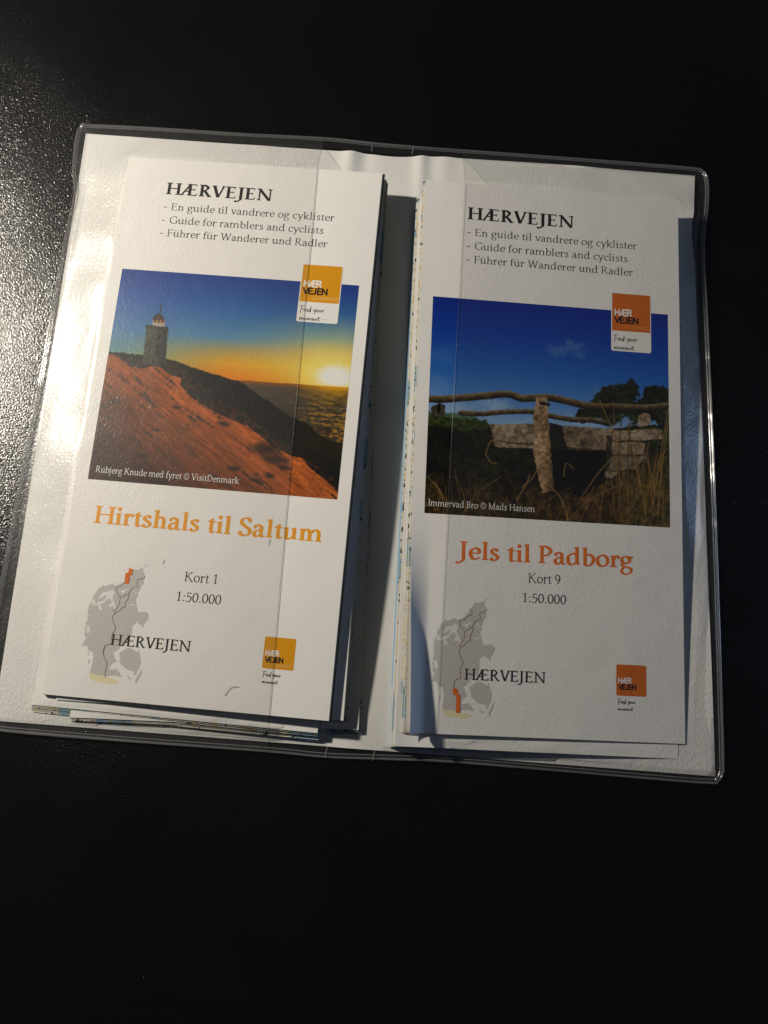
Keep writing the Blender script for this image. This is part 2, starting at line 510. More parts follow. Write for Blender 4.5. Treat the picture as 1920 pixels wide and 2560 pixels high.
        g.T((.36, .425), (.52, .44), h*1.5); adv = .54
    elif ch in 'hnm':
        top = .73 if ch == 'h' else X
        x = .075; g.stem(x, 0, top); g.flag(x, top); g.foot(x-.06, x+s+.06)
        a = [(x+s*.6, .33), (.22, .43), (.33, .44), (.41, .36), (.42, .27)]
        g.K(a, 6); g.stem(.42-s*.5, 0, .30); g.foot(.42-s*.5-.06, .42+s*.5+.06); adv = .58
        if ch == 'm':
            g.K([(q[0]+.335, q[1]) for q in a], 6); g.stem(.755-s*.5, 0, .30); g.foot(.755-s*.5-.06, .755+s*.5+.06); adv = .915
    elif ch in 'ij':
        x = .085
        g.flag(x, X); g.dot(x+s*.5, .635, r)
        if ch == 'i': g.stem(x, 0, X); g.foot(x-.06, x+s+.06); adv = .29+s*.1
        else:
            g.stem(x, -.1, X); g.K([(x+s*.5, -.05), (x+s*.3, -.16), (.02, -.24), (-.06, -.25)], 5, .9); adv = .28
    elif ch == 'k':
        x = .075; g.stem(x, 0, .73); g.flag(x, .73); g.foot(x-.06, x+s+.06); g.T((.15, .21), (.41, X-.01), h*1.4); g.T((.20, .27), (.47, .0), s); g.head(.33, .53, X); g.foot(.42, .58); adv = .56
    elif ch == 'l':
        x = .085; g.stem(x, 0, .73); g.flag(x, .73); g.foot(x-.06, x+s+.06); adv = .29+s*.1
    elif ch == 'o':
        g.ell(.27, .235, .20, .222); adv = .545
    elif ch == 'r':
        x = .075; g.stem(x, 0, X); g.flag(x, X); g.foot(x-.06, x+s+.075); g.K([(x+s*.7, .34), (.22, .43), (.29, .445), (.36, .42)], 5, 1.1); g.dot(.34, .405, s*.5); adv = .395
    elif ch == 's':
        g.K([(.32, .37), (.26, .445), (.17, .445), (.095, .37), (.16, .275), (.28, .2), (.325, .11), (.24, .02), (.13, .02), (.06, .1)], 6, 1.0); adv = .42
    elif ch == 't':
        x = .10; g.stem(x, .07, X); g.quad((x, X-.02), (x+s, X-.02), (x+s, .59), (x, .52)); g.K([(x+s*.5, .1), (x+s*.6, .03), (.23, .012), (.32, .06)], 5, .85)
        g.T((.02, X-h/2), (.31, X-h/2), h); adv = .335
    elif ch in 'uü':
        x = .075; g.stem(x, .12, X); g.flag(x, X); g.K([(x+s*.5, .17), (.15, .05), (.25, .02), (.42, .12)], 6); g.stem(.43-s*.5, .03, X); g.flag(.43-s*.5, X); g.quad((.43, 0), (.55, .03), (.55, .06), (.43+s*.4, .09)); adv = .60
        if ch == 'ü': g.dot(.17, .62, r*.85); g.dot(.38, .62, r*.85)
    elif ch in 'vy':
        g.T((.08, X), (.265, .01), s); g.T((.46, X), (.27, .01), h*1.5); g.head(.0, .19, X); g.head(.37, .54, X); adv = .52
        if ch == 'y': g.T((.29, .05), (.16, -.25), h*1.6); g.dot(.13, -.235, s*.45)
    elif ch == '1': g.stem(.21, 0, .70); g.quad((.08, .58), (.10, .55), (.22, .60), (.22+s, .70)); g.foot(.12, .38)
    elif ch == '0': g.ell(.25, .345, .185, .335)
    elif ch == '5': g.T((.13, .65), (.42, .65), s*.75); g.T((.14, .66), (.115, .36), h*1.2); g.K([(.115, .36), (.26, .41), (.41, .33), (.42, .2), (.30, .03), (.17, .005), (.06, .04)], 6)
    elif ch == '9': g.ell(.235, .47, .165, .21); g.K([(.41, .5), (.41, .33), (.31, .12), (.13, .0)], 6)
    elif ch == ':': g.dot(.125, .06, r); g.dot(.125, .41, r); adv = .25
    elif ch == '.': g.dot(.125, .06, r); adv = .25
    elif ch == '-': g.T((.04, .235), (.28, .235), h*1.5); adv = .33
    elif ch == '©':
        g2 = Pen(h*1.1, h*1.1); g2.ell(.37, .33, .32, .33); g2.K([(.48, .43), (.37, .5), (.25, .33), (.37, .16), (.49, .24)], 5); g.P += g2.P; adv = .75
    return g.P, adv

SANS = {'H': ([[(0, 0), (0, .7)], [(.48, 0), (.48, .7)], [(0, .36), (.48, .36)]], .62),
        'Æ': ([[(-.04, 0), (.36, .7)], [(.36, .7), (.80, .7)], [(.40, 0), (.40, .7)], [(.40, .37), (.75, .37)], [(.40, 0), (.82, 0)], [(.1, .2), (.4, .2)]], .92),
        'R': ([[(0, 0), (0, .7)], [(0, .7), (.28, .7), (.42, .6), (.42, .46), (.28, .36), (0, .36)], [(.25, .36), (.48, 0)]], .58),
        'V': ([[(-.04, .7), (.25, 0)], [(.25, 0), (.54, .7)]], .60),
        'E': ([[(0, 0), (0, .7)], [(0, .7), (.4, .7)], [(0, .36), (.36, .36)], [(0, 0), (.42, 0)]], .54),
        'J': ([[(.22, .7), (.22, .1), (.1, -.01), (-.04, .02)]], .46),
        'N': ([[(0, 0), (0, .7)], [(0, .7), (.5, 0)], [(.5, 0), (.5, .7)]], .66),
        'O': ([[(.3, .7), (.08, .6), (0, .35), (.08, .1), (.3, 0), (.52, .1), (.6, .35), (.52, .6), (.3, .7)]], .74),
        'C': ([[(.5, .62), (.3, .7), (.08, .6), (0, .35), (.08, .1), (.3, 0), (.5, .08)]], .62),
        'S': ([[(.4, .62), (.2, .7), (.04, .58), (.1, .42), (.34, .3), (.4, .14), (.2, 0), (0, .07)]], .54),
        'W': ([[(0, .7), (.2, 0)], [(.2, 0), (.4, .7)], [(.4, .7), (.6, 0)], [(.6, 0), (.8, .7)]], .92),
        'G': ([[(.55, .6), (.3, .7), (.08, .6), (0, .35), (.08, .1), (.3, 0), (.55, .06), (.55, .34), (.36, .34)]], .72)}

def sans(text, w):
    P, x = [], 0.0
    for ch in text:
        st, adv = SANS[ch]
        for line in st:
            for a, b in zip(line[:-1], line[1:]):
                g = Pen(w, w)
                a, b = np.array(a, float), np.array(b, float)
                d = (b-a)/np.linalg.norm(b-a)*w*.35
                g.T(a-d, b+d, w)
                P += [q+np.array([x, 0]) for q in g.P]
        x += adv
    return P

HAND = [  # handwriting, x right, y down, in units of the note's width
    [(.02, .03), (.2, .0)], [(.09, .02), (.05, .32)], [(.08, .15), (.17, .13)],
    [(.2, .13), (.19, .25)], [(.205, .06), (.21, .065)],
    [(.25, .13), (.25, .25), (.27, .16), (.31, .15), (.32, .25)],
    [(.43, .17), (.37, .17), (.36, .24), (.41, .24), (.45, .02), (.44, .26)],
    [(.56, .12), (.57, .21), (.62, .2), (.66, .11), (.62, .28), (.57, .33)],
    [(.71, .14), (.68, .2), (.72, .24), (.75, .18), (.71, .14)],
    [(.79, .14), (.79, .22), (.84, .22), (.86, .14), (.86, .23)],
    [(.91, .14), (.91, .23), (.93, .16), (.98, .14)],
    [(.05, .50), (.05, .60), (.09, .52), (.12, .52), (.12, .60), (.16, .52), (.2, .53), (.2, .60)],
    [(.27, .51), (.24, .56), (.28, .6), (.31, .55), (.27, .51)],
    [(.35, .52), (.35, .60), (.39, .52), (.42, .53), (.42, .60), (.46, .52), (.5, .53), (.5, .60)],
    [(.54, .57), (.6, .55), (.58, .51), (.54, .55), (.56, .60), (.62, .59)],
    [(.66, .52), (.66, .60), (.69, .53), (.73, .53), (.74, .60)],
    [(.80, .42), (.79, .59), (.83, .6)], [(.74, .50), (.86, .48)]]

def hand(u0, v0, w, t):
    P = []
    for line in HAND:
        p = catmull(line, 4)*w + np.array([u0, v0])
        for a, b in zip(p[:-1], p[1:]):
            d = b-a
            L = np.linalg.norm(d)
            if L < 1e-6: continue
            n = np.array([-d[1], d[0]])/L*t/2
            e = d/L*t*.2
            P.append(np.array([a-n-e, b-n+e, b+n+e, a+n-e]))
    return P

def serif_line(text, u0, u1, v, em, S=.085, H=.034, lead=0.0):
    """text set on baseline v from u0 to u1 (mm from the map's left and top edge)"""
    P, x, spans = [], 0.0, []
    for ch in text:
        g, adv = glyph(ch, S, H)
        P += [q+np.array([x, 0]) for q in g]
        x += adv
    allp = np.concatenate(P)
    a, b = allp[:, 0].min(), allp[:, 0].max()
    k = (u1-u0)/(b-a)
    return [np.stack([u0+(q[:, 0]-a)*k, v-q[:, 1]*em], 1) for q in P]
def sans_line(text, u0, u1, v, cap, w):
    P = sans(text, w)
    allp = np.concatenate(P)
    a, b = allp[:, 0].min(), allp[:, 0].max()
    k = (u1-u0)/(b-a); e = cap/.7
    return [np.stack([u0+(q[:, 0]-a)*k, v-q[:, 1]*e], 1) for q in P]
def ribbon(pts, t, wob=0.0, n=4):
    p = catmull(pts, n) if n > 1 else np.asarray(pts, float)
    if wob: p = p + rng.normal(0, wob, p.shape)
    g = np.gradient(p, axis=0); g /= np.linalg.norm(g, axis=1)[:, None]+1e-9
    nn = np.stack([-g[:, 1], g[:, 0]], 1)*t/2
    return [np.array([p[i]-nn[i], p[i+1]-nn[i+1], p[i+1]+nn[i+1], p[i]+nn[i]]) for i in range(len(p)-1)]
def round_rect(u0, v0, u1, v1, r, n=5):
    P = []
    for cx, cy, a0 in ((u1-r, v0+r, -90), (u1-r, v1-r, 0), (u0+r, v1-r, 90), (u0+r, v0+r, 180)):
        for k in range(n+1):
            a = math.radians(a0+90*k/n); P.append((cx+r*math.cos(a), cy+r*math.sin(a)))
    return np.array(P)

# ------------------------------------------------------------------ traced print, in mm from the cover's left and top edge; photographs in 0..1
DEN={
 'land':[(28.81,158.87),(27.86,159.66),(27.14,160.64),(27.27,161.37),(28.05,162.7),(28.18,163.22),(27.77,164.08),(28.03,165.53),(27.41,166.4),(27.02,167.67),(26.43,169.37),(26.15,170.84),(26.3,172.29),(26.64,173.31),(27.12,174.95),(28.09,175.62),(30.42,175.41),(30.96,175.8),(31.51,176.6),(31.13,178.06),(30.31,179.13),(29.82,180.8),(29.38,180.21),(28.63,180.03),(27.55,178.95),(26.73,179.92),(26.12,180.97),(26.16,182.2),(26.11,184.25),(25.64,186.32),(24.18,186.79),(22.75,188.08),(22.45,188.7),(21.55,189.96),(20.5,190.01),(21.38,191.39),(21.41,192.4),(22.07,193.38),(20.43,194.46),(20.06,195.69),(20.04,198.51),(18.47,198.37),(13.46,197.88),(13.62,196.56),(13.94,193.93),(13.65,191.72),(13.41,190.72),(11.93,190.18),(11.37,189.19),(10.41,188.82),(9.36,188.67),(9.93,187.02),(10.19,185.78),(9.81,183.97),(9.54,182.35),(9.69,180.91),(9.82,178.85),(9.75,176.8),(9.98,174.73),(10.64,172.63),(11.21,170.95),(11.99,169.25),(12.6,168.49),(13.62,167.4),(14.27,167.78),(16.15,167.07),(17.43,167.21),(18.91,167.14),(20.58,166.11),(21.6,164.6),(22.3,163.31),(23.84,161.02),(25.34,161.16),(26.6,160.36),(27.86,159.34)],
 'als':[(21.53,196.03),(22.35,195.6),(23.86,196.94),(24.73,198.02),(24.32,198.33),(22.63,197.9),(20.76,198.18),(19.98,198.41),(19.99,196.3)],
 'funen':[(23.01,189.9),(23.84,189.56),(24.87,188.6),(26.54,188.22),(27.82,188.87),(28.27,189.87),(29.31,189.42),(29.49,188.39),(30.06,190),(29.98,190.61),(30.64,191.8),(30.79,193.42),(30.31,195.26),(29.7,196.1),(29.11,197.33),(28.77,196.74),(29.07,195.92),(27.18,195.8),(25.48,195.26),(23.76,193.72),(23.11,192.94),(23.27,191.51),(22.82,190.51)],
 'lang':[(31.66,194.8),(31.59,196.22),(30.81,198.27),(30.03,200.41),(29.68,199.12),(30.37,197.48)],
 'aero':[(26.59,197.44),(27.67,198.4),(28.3,198.57),(27.89,198.89),(27.04,198.22)],
 'isl':[(12.28,194),(12.66,192.98),(12.8,194.18),(12.42,195)],
 'isl2':[(11.93,190.18),(12.18,190.37),(12.11,191.79),(11.9,191.8)],
 'lake1':[(19.18,168.79),(20.88,168.71),(22.55,167.89),(22.99,168.19),(21.73,168.98),(20.92,169.95),(20.68,169.24),(19.4,168.99)],
 'lake2':[(24.47,168.11),(25.78,169.09),(26.53,169.22),(26.47,169.43),(25.62,169.31)],
 'lake3':[(17.48,168.77),(18.57,169.55),(17.95,170.2),(17.78,171.46),(18.35,172.67),(18.91,173.47),(19.15,174.29),(19.39,175.31),(18.76,175.44),(18.3,174.33),(17.06,175.01),(16.93,174.4),(17.73,173.12),(17.38,172.1),(16.32,171.94),(15.5,172.81),(14.7,173.88),(13.66,174.55),(14.54,175.34),(14.46,176.27),(13.73,176.3),(13.27,175.19),(12.39,174.41),(12.56,173.16),(13.62,173.21),(14.66,172.85),(15.25,171.58),(15.43,170.74),(14.19,171.63),(12.95,172.31),(12.53,172.33),(13.13,171.47),(13.92,169.98),(15.39,169.7),(16.64,169.02)],
 'lake4':[(11.05,172.4),(11.94,173.6),(12.4,174.61),(11.14,174.67),(10.48,173.88)],
 'lake5':[(10.13,181.5),(11.1,182.07),(11.68,183.68),(10.89,184.73),(10.21,183.54)],
 'lake6':[(10.09,177.6),(10.86,178.39),(10.76,178.6),(10.11,178.01)],
 'lake7':[(24,173.54),(24.84,173.23),(26.32,173.12),(26.12,173.44),(24.22,173.78)],
 'lake8':[(21.73,182.3),(22.99,182.14),(23,182.41),(21.84,182.5)],
 'yellow':[(13.47,198.08),(18.48,198.57),(20.16,198.95),(21.83,199.04),(23.94,199.76),(23.13,200.59),(20.65,201.09),(15.63,200.5),(13.74,199.77)],
 'hi':[(16.97,190.97),(17.81,190.93),(18.65,191.2),(18.68,192.11),(19.13,193),(19.76,193.08),(19.86,199.22),(18.29,199.18),(18.31,193.34),(17.26,193.29)],
 'line_a':[(28.07,163.12),(27.77,163.87),(25.86,164.49),(25.79,165.65),(26.14,166.88),(24.66,167.16),(23.64,168.67),(23.03,169.75),(21.78,170.43),(20.53,171.32),(20.49,173.4),(19.8,174.88),(18.98,175.74),(19.44,176.65)],
 'line_b':[(22.3,163.31),(22.87,164.33),(22.68,165.17),(20.8,166.31),(19.98,167.29),(18.92,167.34),(18.73,168.08),(18.99,169.32),(20.32,171.13)],
 'line_c':[(23.33,169.11),(23.38,170.77),(22.9,172.25),(22.51,173.3),(22.54,174.33),(21.49,174.8),(20.89,175.86),(19.44,176.75),(18.85,178.22),(19.11,179.65),(20.22,181.45),(20.05,182.69),(19.57,183.93),(19.4,185.37),(19.64,186.18),(19.58,187.4),(17.71,188.1),(17.35,189.94),(17.39,190.95)],
 'hi_L':[(24.31,160.8),(25.73,160.99),(25.82,163),(24.9,163.29),(25.03,166.23),(23.54,166.26),(23.22,162.8),(24.32,162.28)],
 'line_d':[(19.85,188.08),(19.35,189.55),(19.53,191.37),(20.17,192.74),(21.09,193.88),(21.24,195.49),(21.04,197.52),(21.27,198.31),(21.08,199.13)],
}
PL={
 'sky':[(0.003,0.409),(0.075,0.41),(0.145,0.414),(0.242,0.423),(0.277,0.428),(0.34,0.449),(0.411,0.468),(0.504,0.49),(0.558,0.502),(0.591,0.525),(0.631,0.551),(0.679,0.581),(0.728,0.615),(0.783,0.648),(0.837,0.668),(0.869,0.686),(0.893,0.713),(0.932,0.734),(0.97,0.743),(1,0.749)],
 'hor':[(0.546,0.497),(1,0.491)],
 'sand':[(-0,0.418),(0.04,0.428),(0.083,0.463),(0.146,0.479),(0.182,0.463),(0.22,0.464),(0.27,0.498),(0.317,0.511),(0.313,0.537),(0.357,0.585),(0.422,0.626),(0.47,0.651),(0.533,0.679),(0.61,0.705),(0.659,0.739),(0.723,0.787),(0.801,0.825),(0.845,0.829),(0.871,0.864),(0.918,0.901),(0.957,0.929),(0.997,0.966)],
 'tower':[(0.142,0.278),(0.232,0.28),(0.244,0.457),(0.147,0.457)],
 'gal':[(0.136,0.267),(0.235,0.271),(0.235,0.287),(0.14,0.285)],
 'lan':[(0.164,0.234),(0.213,0.237),(0.214,0.269),(0.166,0.268)],
 'dome':[(0.16,0.238),(0.167,0.22),(0.183,0.206),(0.202,0.217),(0.214,0.239)],
 'spire':[(0.185,0.209),(0.186,0.167),(0.19,0.167),(0.193,0.209)],
 'win':[(0.2,0.321),(0.199,0.363),(0.2,0.396)],
 'sun':[(0.944,0.45)],
 'spk':[(0.918,0.244),(0.959,0.236)],
 'blobs':[(0.015,0.663),(0.061,0.637),(0.045,0.713),(0.318,0.641),(0.239,0.752),(0.513,0.702),(0.688,0.803),(0.744,0.847),(0.199,0.881),(0.288,0.988),(0.2,0.943),(0.784,0.88),(0.722,0.919),(0.58,0.903),(0.673,0.948)],
}
PR={
 'rail':[(-0,0.486),(0.053,0.484),(0.142,0.47),(0.233,0.454),(0.323,0.439),(0.384,0.454),(0.445,0.446),(0.491,0.441),(0.567,0.451),(0.644,0.466),(0.72,0.469),(0.789,0.463),(0.905,0.458),(0.998,0.441)],
 'rail2':[(0.134,0.541),(0.22,0.539),(0.31,0.523),(0.439,0.512),(0.5,0.526),(0.584,0.536),(0.66,0.534),(0.736,0.54)],
 'post':[(0.443,0.445),(0.485,0.441),(0.496,0.543),(0.502,0.661),(0.515,0.786),(0.524,0.868),(0.476,0.88),(0.46,0.831),(0.444,0.75),(0.435,0.709),(0.437,0.624),(0.433,0.531)],
 'beam':[(0.252,0.584),(0.432,0.57),(0.554,0.568),(0.759,0.568),(0.759,0.67),(0.6,0.674),(0.502,0.678),(0.277,0.686)],
 'bshade':[(0.499,0.556),(0.55,0.568),(0.574,0.676),(0.502,0.68)],
 's1':[(0.763,0.576),(0.97,0.555),(0.972,0.602),(0.763,0.625)],
 's2':[(0.759,0.629),(0.904,0.622),(0.896,0.678),(0.767,0.686)],
 's3':[(0.76,0.693),(0.904,0.681),(0.858,0.75),(0.745,0.762)],
 's4':[(0.733,0.764),(0.79,0.764),(0.767,0.795),(0.734,0.795)],
 'sp':[(0.87,0.499),(0.897,0.482),(0.922,0.486),(0.918,0.538),(0.872,0.55)],
 'lp':[(0.013,0.519),(0.038,0.504),(0.069,0.51),(0.071,0.565),(0.011,0.57)],
 'ground':[(-0.004,0.563),(0.108,0.567),(0.221,0.566),(0.259,0.588),(0.759,0.568),(0.828,0.55),(0.997,0.527)],
 'treec':[(0.774,0.404),(0.828,0.377),(0.736,0.429),(0.797,0.449),(0.705,0.457),(0.936,0.403),(0.982,0.408),(0.897,0.441),(0.859,0.479),(0.751,0.496),(0.675,0.494),(0.644,0.514),(0.966,0.47)],
 'cloud':[(0.564,0.207)],
 'under':[(0.601,0.679),(0.744,0.675),(0.737,0.802),(0.648,0.883),(0.528,0.867),(0.511,0.744),(0.518,0.681)],
}
# ------------------------------------------------------------------ printed photographs (ink colours on a fine grid)
NX, NY = 500, 456
gs, gt = np.meshgrid((np.arange(NX)+.5)/NX, (np.arange(NY)+.5)/NY)
def inside(poly, jit=None):
    p = np.asarray(poly, float)
    x, y = gs, gt
    if jit is not None: x, y = gs+jit[0], gt+jit[1]
    m = np.zeros(gs.shape, bool)
    j = len(p)-1
    for i in range(len(p)):
        xi, yi, xj, yj = p[i][0], p[i][1], p[j][0], p[j][1]
        c = ((yi > y) != (yj > y)) & (x < (xj-xi)*(y-yi)/(yj-yi+1e-12)+xi)
        m ^= c; j = i
    return m
def soft(mask, k=1):
    m = mask.astype(float)
    for _ in range(k):
        p = np.pad(m, 1, mode='edge')
        m = (p[:-2, 1:-1]+p[2:, 1:-1]+p[1:-1, :-2]+p[1:-1, 2:]+2*p[1:-1, 1:-1])/6
    return m[..., None]
def ramp(v, stops):
    xs = [s[0] for s in stops]; cs = np.array([s[1] for s in stops], float)
    return np.stack([np.interp(v, xs, cs[:, k]) for k in range(3)], -1)
def over(img, a, c):
    return img*(1-a)+np.asarray(c, float)*a
def near_line(pts, w, n=5):
    p = catmull(pts, n); d = np.full(gs.shape, 9.0); sgn = np.zeros(gs.shape)
    for a, b in zip(p[:-1], p[1:]):
        ab = b-a; L = (ab**2).sum()+1e-12
        t = np.clip(((gs-a[0])*ab[0]+(gt-a[1])*ab[1])/L, 0, 1)
        dx, dy = gs-a[0]-t*ab[0], gt-a[1]-t*ab[1]
        q = np.hypot(dx, dy); m = q < d
        d = np.where(m, q, d); sgn = np.where(m, dy, sgn)
    return d < w/2, sgn/(w/2)
N1 = vnoise(NY, NX, 8, 8, 1, 5, .6); N2 = vnoise(NY, NX, 60, 60, 2, 3, .7); N3 = vnoise(NY, NX, 130, 130, 3, 2, .7)
jit = ((vnoise(NY, NX, 50, 50, 5, 3)-.5)*.022, (vnoise(NY, NX, 50, 50, 6, 3)-.5)*.022)
jbig = ((vnoise(NY, NX, 16, 16, 15, 5, .75)-.5)*.09, (vnoise(NY, NX, 16, 16, 16, 5, .75)-.5)*.09)

def paint_sunset():
    """lighthouse on a dune at sunset; colours as they would read under white light (sRGB)"""
    hx = gs*1.0
    hor = np.interp(gs, [PL['hor'][0][0], PL['hor'][1][0]], [PL['hor'][0][1], PL['hor'][1][1]])
    y = gt/0.49
    left = ramp(y, [(0, (38, 70, 150)), (.3, (58, 100, 175)), (.62, (88, 135, 180)), (.85, (105, 150, 150)), (1, (120, 150, 100))])
    mid = ramp(y, [(0, (32, 68, 152)), (.35, (48, 108, 182)), (.62, (92, 146, 182)), (.74, (184, 162, 96)), (.86, (244, 172, 34)), (.98, (244, 138, 12)), (1.15, (222, 92, 6))])
    right = ramp(y, [(0, (30, 60, 145)), (.3, (36, 92, 170)), (.55, (98, 150, 184)), (.70, (206, 180, 130)), (.84, (252, 206, 56)), (1.0, (250, 158, 10)), (1.15, (235, 120, 5))])
    wl = np.clip(1-(gs-.05)/.45, 0, 1)[..., None]; wr = np.clip((gs-.5)/.4, 0, 1)[..., None]
    img = left*wl+mid*(1-wl-wr).clip(0)+right*wr
    sx, sy = PL['sun'][0]
    d = np.hypot((gs-sx)*1.0, (gt-sy)*1.25)
    img = over(img, np.exp(-(d/.19)**2)[..., None]*.9, (255, 225, 70))
    img = over(img, np.exp(-(d/.30)**2)[..., None]*.35, (255, 225, 130))
    rays = (np.cos(np.arctan2(gt-sy, gs-sx)*9+1.0)*.5+.5)**3*np.exp(-d/.13)
    img = over(img, (rays*.35)[..., None], (255, 240, 160))
    d2 = np.hypot((gs-sx), (gt-sy+.004)*1.5)
    img = over(img, np.exp(-(d2/.12)**2)[..., None], (255, 244, 170))
    img = over(img, np.clip(2.0-d2/.048, 0, 1)[..., None], (255, 255, 250))
    img += ((N3-.5)*10)[..., None]
    # sea
    sea = gt > hor
    depth = np.clip((gt-hor)/.25, 0, 1)
    base = ramp(depth, [(0, (150, 85, 20)), (.1, (84, 72, 62)), (.45, (70, 64, 56)), (1, (66, 54, 34))])
    wav = vnoise(NY, NX, 95, 30, 21, 3, .7); wav2 = vnoise(NY, NX, 150, 60, 22, 2, .7)
    gold = np.clip((gs-.74)/.2, 0, 1)
    crest = np.clip((wav*.6+wav2*.4-.5)*7, 0, 1)
    base = over(base, (crest*(.06+.62*gold*np.clip(depth*2, .2, 1)))[..., None], (225, 155, 45))
    base = over(base, (np.clip((.48-wav)*6, 0, 1)*.6*gold)[..., None], (38, 28, 20))
    glow = np.exp(-((gs-sx)/.11)**2)*np.exp(-np.clip(gt-hor, 0, 1)/.045)
    base = over(base, glow[..., None]*.95, (255, 180, 15))
    img = over(img, soft(sea, 1), base)
    # dark headland
    sk = [(-.1, PL['sky'][0][1])]+list(PL['sky'])+[(1.05, PL['sky'][-1][1]+.03), (1.05, 1.1), (-.1, 1.1)]
    land = ramp(N1, [(.25, (12, 10, 8)), (.5, (20, 17, 11)), (.8, (38, 30, 18))])
    land = over(land, np.clip(.16-np.abs(gs-.2), 0, .12)[..., None]*3, (52, 56, 40))
    img = over(img, soft(inside(sk, tuple(.35*q for q in jit)), 1), land)
    # sand slope
    sd = [(-.1, PL['sand'][0][1]-.01)]+list(PL['sand'])+[(1.02, 1.1), (-.1, 1.1)]
    diag = gt-.72*gs
    c = ramp(np.clip((diag+.35)/1.2, 0, 1), [(0, (240, 146, 36)), (.28, (214, 116, 40)), (.5, (196, 100, 40)), (.64, (154, 78, 30)), (.8, (112, 56, 22)), (1, (58, 30, 15))])
    warp = (gs*np.cos(.63)+gt*np.sin(.63), -gs*np.sin(.63)+gt*np.cos(.63))
    st = vnoise(900, 900, 130, 16, 31, 3, .65)
    sti = st[np.clip((warp[1]+.62)/1.5*899, 0, 899).astype(int), np.clip(warp[0]/1.5*899, 0, 899).astype(int)]
    c = c*(1+((sti-.5)*.62+(N2-.5)*.12+(N3-.5)*.22+(N1-.5)*.34)[..., None])
    spots = (sti*.65+N2*.35 < .35) & (N1 > .46)
    c = over(c, soft(spots, 1)*.75, (45, 25, 15))
    for (bx, by), rr in zip(PL['blobs'], (.012, .018, .012, .014, .014, .018, .045, .04, .02, .03, .02, .02, .018, .02, .018)):
        q = np.hypot((gs-bx+jbig[0]*.5)*.75+(gt-by)*-.25, (gt-by+jbig[1]*.4)*1.6)
        c = over(c, np.clip(1.4-q/rr, 0, 1)[..., None]*.85, (38, 24, 16))
    img = over(img, soft(inside(sd, tuple(.4*q for q in jit)), 1), c)
    ex = inside([(x, y+.012) for x, y in PL['sand']]+[(1.0, .93), (.3, .45)], jit) & (N2 > .55)
    img = over(img, soft(ex, 1)*.5, (120, 62, 30))
    # lighthouse
    tw = PL['tower']
    cx0 = gs-.15
    tex = ramp(np.clip((gs-tw[0][0]+.01)/.1, 0, 1), [(0, (94, 96, 86)), (.5, (70, 73, 65)), (1, (48, 52, 49))])*(1+((N3-.5)*.35+(N2-.5)*.35)[..., None])
    bl = np.clip((gt-.40)/.1, 0, 1)[..., None]
    tex = over(tex, bl*.75, (46, 44, 32))
    img = over(img, soft(inside(tw), 1), tex)
    img = over(img, soft(inside(PL['gal']), 1), (64, 62, 50))
    img = over(img, soft(inside(PL['lan']), 1), (168, 120, 92))
    lx = PL['lan'][0][0]
    img = over(img, soft(inside(PL['lan']) & (np.abs(((gs-lx)*60) % 1-.5) < .16), 1), (70, 58, 48))
    img = over(img, soft(inside([(x, y*.5+PL['lan'][2][1]*.5) for x, y in PL['lan']]), 1)*.7, (205, 195, 185))
    img = over(img, soft(inside(PL['dome']), 1), (72, 58, 46))
    img = over(img, soft(inside(PL['spire']), 1)*.9, (58, 62, 66))
    vx, vy = PL['spire'][1]
    img = over(img, soft((np.abs(gs-vx-.003) < .008) & (np.abs(gt-vy-.004) < .003), 1)*.8, (50, 55, 60))
    for x, y in PL['win']:
        img = over(img, soft((np.abs(gs-x) < .006) & (np.abs(gt-y) < .010), 1)*.85, (30, 32, 28))
    img = over(img, soft((np.abs(gs-tw[0][0]-.045+gt*.02) < .002) & inside(tw), 1)*.4, (120, 122, 112))
    x0, y0 = PL['spk'][0]
    return img

